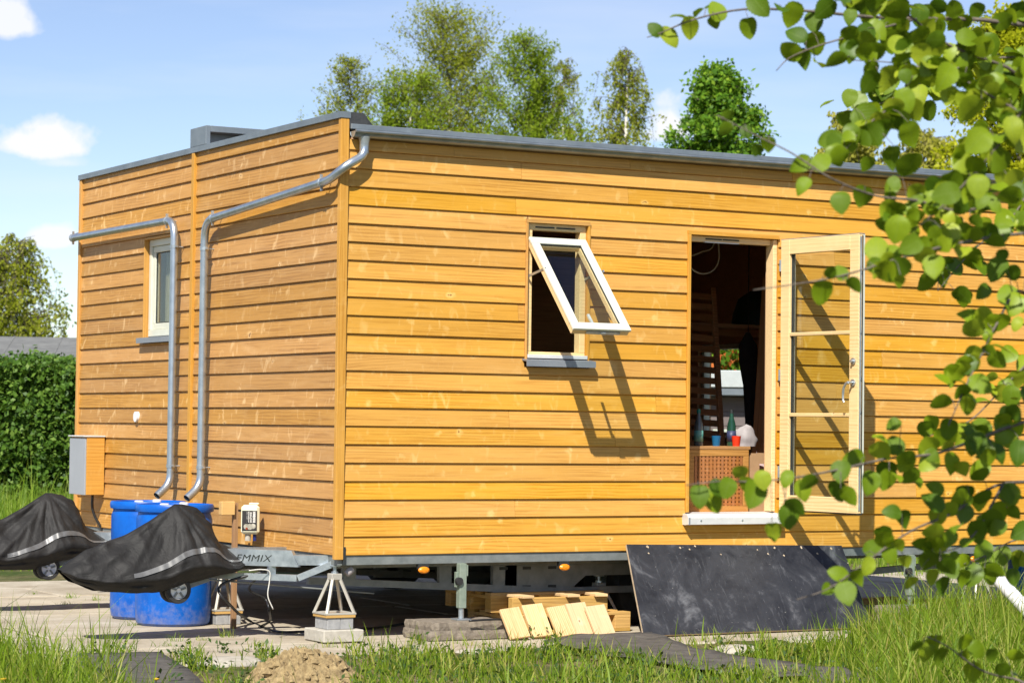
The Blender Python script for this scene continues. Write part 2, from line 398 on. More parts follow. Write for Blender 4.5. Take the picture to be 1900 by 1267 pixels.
def mat_ground():
    m, nt, b = new_mat('soil_ground')
    t = N(nt, 'ShaderNodeTexCoord'); v = t.outputs['Object']
    n1 = noise(nt, v, 0.9, 8, .65); n2_ = noise(nt, v, 11, 8, .7)
    c = ramp(nt, n2_, [(0.3, (0.10, 0.075, 0.038)), (0.55, (0.20, 0.155, 0.085)), (0.75, (0.31, 0.25, 0.15))])
    g = ramp(nt, n2_, [(0.3, (0.025, 0.045, 0.010)), (0.7, (0.085, 0.115, 0.028))])
    c = mixrgb(nt, M(nt, 'MULTIPLY', M(nt, 'SUBTRACT', n1, 0.40), 5.0, True), c, g)
    L(nt, c, b.inputs['Base Color']); b.inputs['Roughness'].default_value = 1.0
    b.inputs['Specular IOR Level'].default_value = 0.1
    bump(nt, b, n2_, 0.8, 0.03)
    return m
MT['soil_ground'] = mat_ground()
def mat_paving():
    m, nt, b = new_mat('paving')
    v = coords(nt)
    n1 = noise(nt, v, 1.7, 8, .68, .4); n2_ = noise(nt, v, 34, 5, .7)
    c = ramp(nt, n1, [(0.28, (0.27, 0.22, 0.155)), (0.5, (0.405, 0.35, 0.265)), (0.75, (0.53, 0.475, 0.38))])
    c = mixrgb(nt, M(nt, 'MULTIPLY', M(nt, 'SUBTRACT', n2_, 0.5), 1.4, True), c, (0.20, 0.165, 0.12))
    L(nt, c, b.inputs['Base Color']); b.inputs['Roughness'].default_value = 0.95
    b.inputs['Specular IOR Level'].default_value = 0.15
    bump(nt, b, n2_, 0.5, 0.006)
    return m
MT['paving'] = mat_paving()

# ------------------------------------------------------------------ mesh helpers
class MB:
    def __init__(s): s.v = []; s.f = []
    def add(s, vs, fs):
        o = len(s.v); s.v += [tuple(map(float, p)) for p in vs]; s.f += [tuple(i + o for i in f) for f in fs]; return s
    def box(s, a, b, ch=0.0):
        x0, y0, z0 = [min(p, q) for p, q in zip(a, b)]; x1, y1, z1 = [max(p, q) for p, q in zip(a, b)]
        if ch <= 0:
            vs = [(x0, y0, z0), (x1, y0, z0), (x1, y1, z0), (x0, y1, z0), (x0, y0, z1), (x1, y0, z1), (x1, y1, z1), (x0, y1, z1)]
            fs = [(0, 3, 2, 1), (4, 5, 6, 7), (0, 1, 5, 4), (1, 2, 6, 5), (2, 3, 7, 6), (3, 0, 4, 7)]
            return s.add(vs, fs)
        c = min(ch, (x1 - x0) * .45, (y1 - y0) * .45, (z1 - z0) * .45)
        vs = []; X = (x0, x1); Y = (y0, y1); Z = (z0, z1)
        idx = {}
        for i in (0, 1):
            for j in (0, 1):
                for k in (0, 1):
                    sx, sy, sz = (1, -1)[i], (1, -1)[j], (1, -1)[k]
                    idx[i, j, k, 'x'] = len(vs); vs.append((X[i], Y[j] + sy * c, Z[k] + sz * c))
                    idx[i, j, k, 'y'] = len(vs); vs.append((X[i] + sx * c, Y[j], Z[k] + sz * c))
                    idx[i, j, k, 'z'] = len(vs); vs.append((X[i] + sx * c, Y[j] + sy * c, Z[k]))
        fs = []
        def q(l, flip):
            fs.append(tuple(reversed(l)) if flip else tuple(l))
        for i in (0, 1):
            q([idx[i, 0, 0, 'x'], idx[i, 1, 0, 'x'], idx[i, 1, 1, 'x'], idx[i, 0, 1, 'x']], i == 0)
            q([idx[0, i, 0, 'y'], idx[1, i, 0, 'y'], idx[1, i, 1, 'y'], idx[0, i, 1, 'y']], i == 1)
            q([idx[0, 0, i, 'z'], idx[1, 0, i, 'z'], idx[1, 1, i, 'z'], idx[0, 1, i, 'z']], i == 0)
        for j in (0, 1):
            for k in (0, 1):
                q([idx[0, j, k, 'y'], idx[1, j, k, 'y'], idx[1, j, k, 'z'], idx[0, j, k, 'z']], (j + k) % 2 == 0)
                q([idx[j, 0, k, 'x'], idx[j, 1, k, 'x'], idx[j, 1, k, 'z'], idx[j, 0, k, 'z']], (j + k) % 2 == 1)
                q([idx[j, k, 0, 'x'], idx[j, k, 1, 'x'], idx[j, k, 1, 'y'], idx[j, k, 0, 'y']], (j + k) % 2 == 0)
        for i in (0, 1):
            for j in (0, 1):
                for k in (0, 1):
                    q([idx[i, j, k, 'x'], idx[i, j, k, 'y'], idx[i, j, k, 'z']], (i + j + k) % 2 == 0)
        return s.add(vs, fs)
    def obox(s, p0, p1, w, h, up=(0, 0, 1)):
        """bar from p0 to p1 with width w (sideways) and height h (along up)"""
        p0 = Vector(p0); p1 = Vector(p1); d = (p1 - p0).normalized(); up = Vector(up)
        sd = d.cross(up)
        if sd.length < 1e-4: sd = d.cross(Vector((1, 0, 0)))
        sd.normalize(); up = sd.cross(d).normalized()
        vs = []
        for p in (p0, p1):
            for a, b in ((-1, -1), (1, -1), (1, 1), (-1, 1)): vs.append(p + sd * (a * w / 2) + up * (b * h / 2))
        return s.add(vs, [(0, 1, 2, 3), (7, 6, 5, 4), (0, 4, 5, 1), (1, 5, 6, 2), (2, 6, 7, 3), (3, 7, 4, 0)])
    def tube(s, path, r, n=10, caps=True):
        path = [Vector(p) for p in path]
        rs = r if isinstance(r, (list, tuple)) else [r] * len(path)
        t0 = (path[1] - path[0]).normalized()
        a = t0.cross(Vector((0, 0, 1)))
        if a.length < 1e-3: a = t0.cross(Vector((1, 0, 0)))
        a.normalize(); vs = []
        for i, p in enumerate(path):
            t = (path[min(i + 1, len(path) - 1)] - path[max(i - 1, 0)]).normalized()
            a = (a - t * a.dot(t)).normalized(); b = t.cross(a)
            for k in range(n):
                an = 2 * math.pi * k / n
                vs.append(p + (a * math.cos(an) + b * math.sin(an)) * rs[i])
        fs = []
        for i in range(len(path) - 1):
            for k in range(n):
                fs.append((i * n + k, i * n + (k + 1) % n, (i + 1) * n + (k + 1) % n, (i + 1) * n + k))
        if caps:
            fs.append(tuple(range(n - 1, -1, -1))); fs.append(tuple(range((len(path) - 1) * n, len(path) * n)))
        return s.add(vs, fs)
    def lathe(s, prof, n=32, c=(0, 0, 0), axis='z', caps=True):
        vs = []; fs = []
        for r, z in prof:
            for k in range(n):
                a = 2 * math.pi * k / n
                if axis == 'z': vs.append((c[0] + r * math.cos(a), c[1] + r * math.sin(a), c[2] + z))
                elif axis == 'y': vs.append((c[0] + r * math.sin(a), c[1] + z, c[2] + r * math.cos(a)))
                else: vs.append((c[0] + z, c[1] + r * math.cos(a), c[2] + r * math.sin(a)))
        for i in range(len(prof) - 1):
            for k in range(n):
                fs.append((i * n + k, i * n + (k + 1) % n, (i + 1) * n + (k + 1) % n, (i + 1) * n + k))
        if caps and prof[0][0] > 1e-5: fs.append(tuple(range(n - 1, -1, -1)))
        if caps and prof[-1][0] > 1e-5: fs.append(tuple(range((len(prof) - 1) * n, len(prof) * n)))
        return s.add(vs, fs)
    def extr(s, poly, vec):
        """extrude a planar polygon (3d points) along vec"""
        n = len(poly); vec = Vector(vec)
        vs = [Vector(p) for p in poly] + [Vector(p) + vec for p in poly]
        fs = [tuple(range(n - 1, -1, -1)), tuple(range(n, 2 * n))] + [(i, (i + 1) % n, (i + 1) % n + n, i + n) for i in range(n)]
        return s.add(vs, fs)
    def build(s, name, mat, parent=None, loc=(0, 0, 0), rot=(0, 0, 0), smooth=False, **props):
        me = bpy.data.meshes.new(name)
        me.from_pydata(s.v, [], s.f); me.update()
        if smooth: smooth_mesh(me, smooth)
        return link(name, me, mat, parent, loc, rot, **props)
def smooth_mesh(me, ang):
    me.polygons.foreach_set('use_smooth', [True] * len(me.polygons))
    if ang is not True:
        import bmesh
        bm = bmesh.new(); bm.from_mesh(me); bmesh.ops.recalc_face_normals(bm, faces=bm.faces)
        for e in bm.edges:
            if len(e.link_faces) == 2 and e.calc_face_angle(0) > R(ang): e.smooth = False
        bm.to_mesh(me); bm.free()
def link(name, me, mat, parent=None, loc=(0, 0, 0), rot=(0, 0, 0), **props):
    o = bpy.data.objects.new(name, me)
    if mat is not None:
        me.materials.clear()
        me.materials.append(MT[mat] if isinstance(mat, str) else mat)
    COL.objects.link(o); o.parent = parent; o.location = loc; o.rotation_euler = rot
    for k, v in props.items(): o[k] = v
    return o
def thing(name, label, cat, loc=(0, 0, 0), rot=(0, 0, 0), group=None):
    o = bpy.data.objects.new(name, None); o.empty_display_size = 0.1
    COL.objects.link(o); o.location = loc; o.rotation_euler = rot
    o['label'] = label; o['category'] = cat
    if group: o['group'] = group
    return o
def tag(o, label, cat, group=None):
    o['label'] = label; o['category'] = cat
    if group: o['group'] = group
    return o
def fillet(pts, r, n=6):
    pts = [Vector(p) for p in pts]; out = [pts[0]]
    for i in range(1, len(pts) - 1):
        a, b, c = pts[i - 1], pts[i], pts[i + 1]
        rr = min(r, (a - b).length * .48, (c - b).length * .48)
        p = b + (a - b).normalized() * rr; q = b + (c - b).normalized() * rr
        for k in range(n + 1):
            t = k / n; out.append(p.lerp(b, t).lerp(b.lerp(q, t), t))
    out.append(pts[-1]); return out
def catmull(pts, n=6):
    P = [Vector(p) for p in pts]; P = [P[0] * 2 - P[1]] + P + [P[-1] * 2 - P[-2]]; out = []
    for i in range(1, len(P) - 2):
        for k in range(n):
            t = k / n
            out.append(0.5 * ((2 * P[i]) + (P[i + 1] - P[i - 1]) * t + (2 * P[i - 1] - 5 * P[i] + 4 * P[i + 1] - P[i + 2]) * t * t + (3 * P[i] - P[i - 1] - 3 * P[i + 1] + P[i + 2]) * t ** 3))
    out.append(P[-2]); return out
def np_mesh(name, verts, quads=None, tris=None):
    me = bpy.data.meshes.new(name)
    nq = 0 if quads is None else len(quads); ntri = 0 if tris is None else len(tris)
    me.vertices.add(len(verts)); me.vertices.foreach_set('co', np.asarray(verts, dtype=np.float32).ravel())
    li = []
    if nq: li.append(np.asarray(quads, dtype=np.int32).ravel())
    if ntri: li.append(np.asarray(tris, dtype=np.int32).ravel())
    li = np.concatenate(li)
    me.loops.add(len(li)); me.loops.foreach_set('vertex_index', li)
    starts = np.concatenate([np.arange(nq) * 4, nq * 4 + np.arange(ntri) * 3]).astype(np.int32)
    me.polygons.add(nq + ntri); me.polygons.foreach_set('loop_start', starts)
    me.update(calc_edges=True); me.validate()
    return me
def text_mesh(body, size, extrude=0.0005, shear=0.0, bold=0.0):
    c = bpy.data.curves.new('lettering', 'FONT'); c.body = body; c.size = size; c.extrude = extrude; c.shear = shear; c.offset = bold
    c.resolution_u = 3; c.space_character = 1.08; c.align_x = 'RIGHT'
    o = bpy.data.objects.new('lettering_source', c); COL.objects.link(o)
    bpy.context.view_layer.update()
    me = bpy.data.meshes.new_from_object(o.evaluated_get(bpy.context.evaluated_depsgraph_get()))
    bpy.data.objects.remove(o); return me

# ================================================================== GROUND
def build_ground():
    def axis(lo, hi, a, b, fine, coarse):
        x = list(np.arange(a, b, fine))
        step = fine; p = a; left = []
        while p > lo: step *= 1.5; p -= step; left.append(p)
        step = fine; p = x[-1]; right = []
        while p < hi: step *= 1.5; p += step; right.append(p)
        return np.array(sorted(left) + x + right)
    xs = axis(-900, 1200, -8, 10, 0.09, 0); ys = axis(-900, 1400, -9, -0.4, 0.09, 0)
    X, Y = np.meshgrid(xs, ys, indexing='ij'); Z = np.full_like(X, -0.03)
    for i in range(X.shape[0]):
        for j in range(X.shape[1]):
            x, y = X[i, j], Y[i, j]
            if -9 < x < 11 and -10 < y < -0.75:
                f = min(1, (-0.75 - y) / 0.3)
                Z[i, j] += f * (0.030 + 0.035 * mnoise.noise((x * 1.3, y * 1.3, 0)) + 0.02 * mnoise.noise((x * 5, y * 5, 3)))
    nx, ny = X.shape
    idx = np.arange(nx * ny).reshape(nx, ny)
    q = np.stack([idx[:-1, :-1], idx[1:, :-1], idx[1:, 1:], idx[:-1, 1:]], -1).reshape(-1, 4)
    me = np_mesh('ground', np.stack([X, Y, Z], -1).reshape(-1, 3), q)
    me.polygons.foreach_set('use_smooth', [True] * len(me.polygons))
    return link('ground', me, 'soil_ground', kind='structure')
build_ground()
GZ = -0.0   # level of the paving top

def build_pavement():
    bed = MB().box((-5.2, -0.93, -0.05), (8.6, 7.0, -0.012)).build('pavement', 'soil_ground'); bed['kind'] = 'structure'
    xs = -5.0; k = 0
    rnd = random.Random(5)
    y0 = -0.98
    for row in range(8):
        x = -5.1 - rnd.random() * 1.2
        d = 1.0
        while x < 8.4:
            w = 2.0
            dz = rnd.uniform(-0.007, 0.0)
            g = rnd.uniform(0.008, 0.02)
            if not (row == 0 and x > 4.2):
                a = (-w / 2 + g, -d / 2 + g, -0.035); b_ = (w / 2 - g, d / 2 - g, dz)
                m = MB().box(a, b_, 0.012)
                o = m.build('concrete_slab', 'paving', bed, (x + w / 2, y0 + d / 2, 0), (rnd.uniform(-.002, .002), rnd.uniform(-.002, .002), rnd.uniform(-.006, .006)))
            x += w
        y0 += d
build_pavement()

# ================================================================== HOUSE
ZB, P = 0.60, 0.13
HX, HY = 6.42, 5.45
DOOR = (2.925, 3.775, 0.80, 3.03)      # x0,x1,z0,z1 cut in the boards
WIN = (1.505, 2.06, 1.955, 3.045)
LWIN = (3.13, 3.845, 2.175, 3.06)      # y0,y1,z0,z1 on the left face
house = thing('tiny_house', 'larch clad tiny house on galvanised trailer chassis with open door and window', 'house')

def wall_core(name, boxes, parent):
    m = MB()
    for a, b in boxes: m.box(a, b)
    return m.build(name, 'inner_wood', parent)
fy0, fy1 = 0.027, 0.17
front = wall_core('wall', [((0.03, fy0, ZB + .004), (1.51, fy1, 3.55)), ((1.51, fy0, ZB + .004), (2.055, fy1, 1.96)), ((1.51, fy0, 3.04), (2.055, fy1, 3.55)),
                           ((2.055, fy0, ZB + .004), (2.93, fy1, 3.55)), ((2.93, fy0, ZB + .004), (3.77, fy1, 0.80)), ((2.93, fy0, 3.03), (3.77, fy1, 3.55)),
                           ((3.77, fy0, ZB + .004), (HX - .02, fy1, 3.55))], house)
left = wall_core('wall', [((0.027, .17, ZB + .004), (0.17, 3.14, 3.655)), ((0.027, 3.14, ZB + .004), (0.17, 3.84, 2.18)), ((0.027, 3.14, 3.055), (0.17, 3.84, 3.655)),
                          ((0.027, 3.84, ZB + .004), (0.17, HY - .02, 3.655))], house)
back = wall_core('wall', [((.17, HY - .16, ZB + .004), (HX - .02, HY, 3.6))], house)
E0, E1, EZ0, EZ1 = 4.02, 4.85, 1.44, 2.36
right = wall_core('wall', [((HX - .16, .17, ZB + .004), (HX, E0, 3.6)), ((HX - .16, E0, ZB + .004), (HX, E1, EZ0)), ((HX - .16, E0, EZ1), (HX, E1, 3.6)),
                           ((HX - .16, E1, ZB + .004), (HX, HY - .16, 3.6))], house)
MB().box((.172, .172, ZB + .006), (HX - .162, HY - .162, 0.862)).build('floor', 'inner_wood', house)
MB().box((.172, .172, 3.40), (HX - .162, HY - .162, 3.448)).build('ceiling', 'inner_wood', house)
roof = MB().box((.03, .03, 3.45), (HX + .02, HY - .02, 3.585)).build('roof', 'bitumen', house)

SEC = [(0.026, 0.0), (0.0025, 0.0), (0.0, 0.004), (0.0135, P - 0.005), (0.019, P - 0.0005), (0.026, P - 0.0005)]
def clipz(poly, z0, z1):
    def clip(pl, f):
        out = []
        for i in range(len(pl)):
            a, b = pl[i], pl[(i + 1) % len(pl)]
            fa, fb = f(a), f(b)
            if fa >= 0: out.append(a)
            if (fa >= 0) != (fb >= 0):
                t = fa / (fa - fb); out.append((a[0] + (b[0] - a[0]) * t, a[1] + (b[1] - a[1]) * t))
        return out
    pl = clip(poly, lambda p: p[1] - z0)
    return clip(pl, lambda p: z1 - p[1]) if pl else []
def lap_row(parent, mat, k, a0, a1, holes, ztop, side):
    """boards of row k between a0 and a1 along the face; holes cut away; every separate plank an object"""
    z = ZB + k * P
    cuts = sorted(set([a0, a1] + [c for h in holes for c in h[:2] if a0 < c < a1 and h[2] < z + P - .002 and h[3] > z + .002]))
    planks = []; cur = []
    for i in range(len(cuts) - 1):
        x0, x1 = cuts[i], cuts[i + 1]; xm = (x0 + x1) / 2
        iv = [(0.0, min(P, ztop - z))]
        for h in holes:
            if h[0] < xm < h[1]:
                niv = []
                for s, e in iv:
                    if h[2] - z > s + .001: niv.append((s, min(e, h[2] - z)))
                    if h[3] - z < e - .001: niv.append((max(s, h[3] - z), e))
                iv = [(s, e) for s, e in niv if e - s > 0.012] if (h[2] < z + P and h[3] > z) else iv
        if not iv:
            if cur: planks.append(cur); cur = []
        else:
            cur.append((x0, x1, iv))
    if cur: planks.append(cur)
    for pk in planks:
        c = (pk[0][0] + pk[-1][1]) / 2
        m = MB()
        for x0, x1, iv in pk:
            for s, e in iv:
                pl = clipz(SEC, s, e)
                if len(pl) < 3: continue
                if side == 'front': m.extr([(x0 - c, y, zz) for y, zz in pl], (x1 - x0, 0, 0))
                else: m.extr([(c - x1, y, zz) for y, zz in pl], (x1 - x0, 0, 0))
        j = random.uniform(-.0012, .0012)
        if side == 'front': m.build('board', mat, parent, (c, j, z))
        else: m.build('board', mat, parent, (j, c, z), (0, 0, -math.pi / 2))
rb = random.Random(3)
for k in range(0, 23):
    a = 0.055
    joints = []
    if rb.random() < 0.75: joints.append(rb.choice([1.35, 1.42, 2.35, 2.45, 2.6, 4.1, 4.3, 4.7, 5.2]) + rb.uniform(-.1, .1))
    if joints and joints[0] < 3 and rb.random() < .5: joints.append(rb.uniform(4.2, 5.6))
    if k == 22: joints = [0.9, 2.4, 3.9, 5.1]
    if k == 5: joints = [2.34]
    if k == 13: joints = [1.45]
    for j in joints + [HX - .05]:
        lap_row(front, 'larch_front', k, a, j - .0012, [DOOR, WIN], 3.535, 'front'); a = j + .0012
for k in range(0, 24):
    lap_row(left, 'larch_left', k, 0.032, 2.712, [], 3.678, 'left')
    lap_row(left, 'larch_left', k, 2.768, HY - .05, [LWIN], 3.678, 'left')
# trims: local x along the length so that the grain runs with it
def post(name, a, b, mat, parent=house):
    """upright board given by world corners, grain upright"""
    cx, cy, z0 = (a[0] + b[0]) / 2, (a[1] + b[1]) / 2, min(a[2], b[2]); h = abs(b[2] - a[2]); wx = abs(b[0] - a[0]); wy = abs(b[1] - a[1])
    # local x -> world z ; local y -> world y ; local z -> -world x
    return MB().box((0, -wy / 2, -wx / 2), (h, wy / 2, wx / 2), 0.002).build(name, mat, parent, (cx, cy, z0), (0, -math.pi / 2, 0))
post('corner_post', (-.012, -.012, .572), (.0525, .0305, 3.6795), 'larch_trim')
post('seam_strip', (-.018, 2.714, .62), (.023, 2.766, 3.678), 'larch_trim')
post('end_strip', (-.012, HY - .049, .60), (.023, HY + .005, 3.678), 'larch_trim')
post('end_strip', (HX - .048, -.012, .60), (HX + .01, .026, 3.535), 'larch_trim')
# window / door linings
def lining(x0, x1, z0, z1, mat='larch_trim'):
    post('window_lining', (x0 + .0, -.004, z0), (x0 + .018, .10, z1), mat)
    post('window_lining', (x1 - .018, -.004, z0), (x1 - .0, .10, z1), mat)
    MB().box((x0 + .0, -.006, z1 + .001), (x1, .10, z1 + .024)).build('window_lining', mat, house)
lining(1.507, 2.058, 2.0, 3.018)
post('door_lining', (2.927, -.012, .885), (2.952, .11, 3.0), 'larch_trim')
MB().box((2.927, -.012, 3.001), (3.773, .11, 3.029)).build('door_lining', 'larch_trim', house)

# ---- roof edge, gutter
zt = px(720, 243, Y=-.12)[2]
GZT = 3.57
edge = MB().box((-.02, -.018, 3.680), (.06, HY + .015, 3.724)).build('roof_edge', 'zinc_edge', house)
# dark upstand end above the corner
MB().extr([(.054, -.016, 3.61), (.054, -.016, 3.722), (.16, -.016, 3.722), (.235, -.016, 3.64), (.235, -.016, 3.61)], (0, .16, 0)).build('roof_edge_end', 'bitumen', house)
MB().box((.06, -.032, 3.603), (HX + .03, .3, 3.640), .003).build('roof_edge', 'zinc_edge', house)
def gutter():
    m = MB(); r0, r1 = .045, .042; n = 10; cy, cz = -.052, 3.585
    pts_o = [(cy + r0 * math.cos(math.pi + math.pi * i / n), cz + r0 * math.sin(math.pi + math.pi * i / n)) for i in range(n + 1)]
    pts_i = [(cy + r1 * math.cos(math.pi + math.pi * i / n), cz + r1 * math.sin(math.pi + math.pi * i / n)) for i in range(n, -1, -1)]
    m.extr([(0.06, y, z) for y, z in pts_o + pts_i], (HX - .02, 0, 0))
    m.tube([(0.06, cy - r0 - .004, cz - .002), (HX + .04, cy - r0 - .004, cz - .002)], .012, 10)
    g = m.build('gutter', 'gutter_zinc', house, smooth=35)
    for x in (0.062, HX + .035):
        MB().extr([(x, y, z) for y, z in pts_o], (.003, 0, 0)).build('end_cap', 'galv', g)
    for x in np.arange(0.5, HX, 0.75):
        MB().obox((x, cy - r0, cz + .010), (x, -.006, cz + .010), .025, .003).build('bracket', 'galv', g)
    return g
gutter()
# roof hatch box at the seam
hb = MB(); hb.box((-.019, 2.47, 3.725), (.02, 2.80, 3.875), .003); hb.box((.0205, 2.47, 3.825), (.55, 2.80, 3.875), .003)
hb.box((.0205, 2.60, 3.59), (.45, 2.78, 3.8245)); hb.build('roof_hatch', 'zinc_edge', house)

# ---- downpipes
def downpipe(path, clamps, r=.031):
    pp = fillet(path, .16, 7)
    m = MB(); m.tube(pp, r, 14, False); m.tube(pp, r * .9, 14, False)
    d = m.build('downpipe', 'pipe', house, smooth=50)
    for c, ax in clamps:
        q = MB(); c = Vector(c); ax = Vector(ax).normalized()
        q.tube([c - ax * .013, c + ax * .013], r + .005, 14)
        s_ = ax.cross(Vector((1, 0, 0)));
        if s_.length < .1: s_ = Vector((0, 1, 0))
        s_.normalize()
        for sg in (-1, 1): q.obox(c + s_ * sg * (r + .002), c + s_ * sg * (r + .028), .018, .012, ax)
        q.tube([c + Vector((r, 0, 0)), Vector((.02, c.y, c.z))], .006, 6)
        q.build('pipe_clamp', 'galv', d, smooth=40)
    for i in (0,):
        pass
    return d
PXO = -.072
a1 = px(612, 334, X=PXO); a2 = px(398, 402, X=PXO); a3 = px(377, 600, X=PXO)
yv = a3[1]
path = [(.15, -.054, 3.535), (.15, -.060, 3.42), (-.01, -.085, 3.33), (PXO, a1[1], a1[2]), (PXO, yv, a2[2] - .02), (PXO, yv, 1.03), (PXO - .13, yv - .04, .93)]
dz_ = (a2[2] - .02 - a1[2]) / (yv - a1[1])
downpipe(path, [((PXO, yv - .16, a2[2] - .02 - dz_ * .16), (0, 1, dz_)), ((PXO, yv, a2[2] - .24), (0, 0, 1)), ((PXO, yv, 1.17), (0, 0, 1)), ((PXO, a1[1] + .14, a1[2] + dz_ * .14), (0, 1, dz_))])
MB().lathe([(.055, 0), (.05, .02), (.033, .05), (.033, .12)][::-1] and [(.033, -.12), (.034, -.05), (.040, -.02), (.043, 0)], 14, (.15, -.054, 3.552)).build('gutter_outlet', 'galv', house, smooth=40)
b1 = px(300, 419, X=PXO); b3 = px(321, 600, X=PXO); y1v = b3[1]; zb_ = px(250, 421, X=PXO)[2]
path = [(.30, HY + .10, zb_ + .14), (.02, HY + .09, zb_ + .03), (PXO, HY + .02, zb_), (PXO, y1v, zb_), (PXO, y1v, 1.03), (PXO - .13, y1v - .04, .93)]
downpipe(path, [((PXO, y1v + .17, zb_), (0, 1, 0)), ((PXO, y1v, zb_ - .22), (0, 0, 1)), ((PXO, y1v, 1.17), (0, 0, 1)), ((PXO, HY - .03, zb_), (0, 1, 0))])
# far downpipe at the other end of the gutter
downpipe([(HX - .06, -.054, 3.535), (HX - .06, -.058, 3.40), (HX - .01, -.05, 3.28), (HX + .07, .12, 3.2), (HX + .08, .3, 3.1), (HX + .08, .3, .9)], [])

# ---- left window
lw = MB()
y0, y1, z0, z1 = 3.145, 3.83, 2.235, 3.045
def frame_ring(m, a0, a1, z0, z1, w, d0, d1, face):
    """rectangular ring frame; face 'x' -> plane normal X (a = y), 'y' -> plane normal Y (a = x)"""
    def bx(p, q, r, s_):
        if face == 'y': m.box((p, d0, r), (q, d1, s_), .003)
        else: m.box((d0, p, r), (d1, q, s_), .003)
    bx(a0, a1, z0, z0 + w); bx(a0, a1, z1 - w, z1); bx(a0, a0 + w, z0 + w + .0005, z1 - w - .0005); bx(a1 - w, a1, z0 + w + .0005, z1 - w - .0005)
frame_ring(lw, y0, y1, z0, z1, .055, .045, .11, 'x')
lwo = lw.build('window', 'white_paint', house)
sw = MB(); frame_ring(sw, y0 + .058, y1 - .058, z0 + .058, z1 - .058, .05, .06, .10, 'x'); sw.build('sash', 'white_paint', lwo)
gk = MB(); frame_ring(gk, y0 + .109, y1 - .109, z0 + .109, z1 - .109, .008, .068, .078, 'x'); gk.build('gasket', 'dark_gasket', lwo)
MB().box((.072, y0 + .112, z0 + .112), (.076, y1 - .112, z1 - .112)).build('pane', 'glass_dark', lwo)
cu = MB()
prev = None; vs = []; n = 40
for i in range(n + 1):
    yy = y0 + .09 + (y1 - y0 - .18) * i / n; xx = .16 + .012 * math.sin(i * 1.9) + .006 * math.sin(i * 4.7)
    vs += [(xx, yy, z0 + .05), (xx, yy, z1 - .05)]
cu.add(vs, [(2 * i, 2 * i + 2, 2 * i + 3, 2 * i + 1) for i in range(n)])
cu.build('curtain', mottled('curtain', (0.22, 0.17, 0.09), (0.38, 0.32, 0.20), 30, .9, stretch=(1, 12, .3)), lwo, smooth=True)
post('window_lining', (.0, 3.832, 2.18), (.11, 3.846, 3.06), 'larch_trim')
post('window_lining', (.0, 3.129, 2.18), (.11, 3.143, 3.06), 'larch_trim')
MB().box((.0, 3.129, 3.047), (.11, 3.846, 3.061)).build('window_lining', 'larch_trim', house)
MB().extr([(.05, 3.10, 2.232), (-.045, 3.10, 2.222), (-.045, 3.10, 2.178), (-.04, 3.10, 2.178), (-.038, 3.10, 2.21), (.05, 3.10, 2.215)], (0, .775, 0)).build('window_sill', 'sill_grey', house)

# ---- front window, sash swung out at the bottom
fw = MB()
frame_ring(fw, 1.527, 2.038, 2.022, 3.017, .05, .03, .105, 'y')
fwo = fw.build('window', 'pine', house)
# sill with upstand
MB().extr([(1.49, .03, 2.021), (1.49, -.062, 2.008), (1.49, -.062, 1.962), (1.49, -.057, 1.962), (1.49, -.055, 1.998), (1.49, .03, 2.008)], (.59, 0, 0)).build('window_sill', 'sill_grey', house)
MB().box((1.527, -.012, 2.0225), (2.038, .029, 2.05), .003).build('frame_bottom_cover', 'alu', fwo)
TH = -math.atan2(.653, .692)
SL, SW_ = .952, .487
sash = MB(); ww = .066
def ring_xz(m, x0, x1, z0, z1, w, y0, y1, ch=.003):
    m.box((x0, y0, z0), (x1, y1, z0 + w), ch); m.box((x0, y0, z1 - w), (x1, y1, z1), ch)
    m.box((x0, y0, z0 + w + .0005), (x0 + w, y1, z1 - w - .0005), ch); m.box((x1 - w, y0, z0 + w + .0005), (x1, y1, z1 - w - .0005), ch)
ring_xz(sash, 0, SW_, -SL, 0, ww, 0, .022)
sash_o = sash.build('sash', 'white_paint', house, (1.528, -.006, 2.915), (TH, 0, 0))
s2 = MB(); ring_xz(s2, .006, SW_ - .006, -SL + .006, -.006, ww + .004, .0225, .062, .002); s2.build('sash_inner_frame', 'pine', sash_o)
s3 = MB(); ring_xz(s3, ww - .004, SW_ - ww + .004, -SL + ww - .004, -ww + .004, .01, .008, .016, .001); s3.build('gasket', 'dark_gasket', sash_o)
MB().box((ww - .002, .0105, -SL + ww - .002), (SW_ - ww + .002, .0135, -ww + .002)).build('pane', 'glass', sash_o)
lk = MB(); lk.box((.12, .026, -SL - .004), (.40, .05, -SL + .004)); lk.box((.24, .03, -SL - .012), (.28, .046, -SL - .003)); lk.build('lock_strip', 'galv', sash_o)
hd = MB(); hd.box((.235, .0622, -SL + .02), (.26, .075, -SL + .09)); hd.obox((.248, .08, -SL + .08), (.248, .082, -SL + .23), .018, .014, (0, 1, 0)); hd.build('handle', 'alu', sash_o)
for x in (1.534, 2.03):
    MB().obox((x, .03, 2.62), (x, -.24, 2.67), .008, .018).build('stay_arm', 'galv', fwo)
vt = MB()
for i in range(2): vt.box((1.60 + i * .18, .024, 2.985), (1.76 + i * .18, .0295, 2.995))
vt.build('vent_slot', 'dark_gasket', fwo)

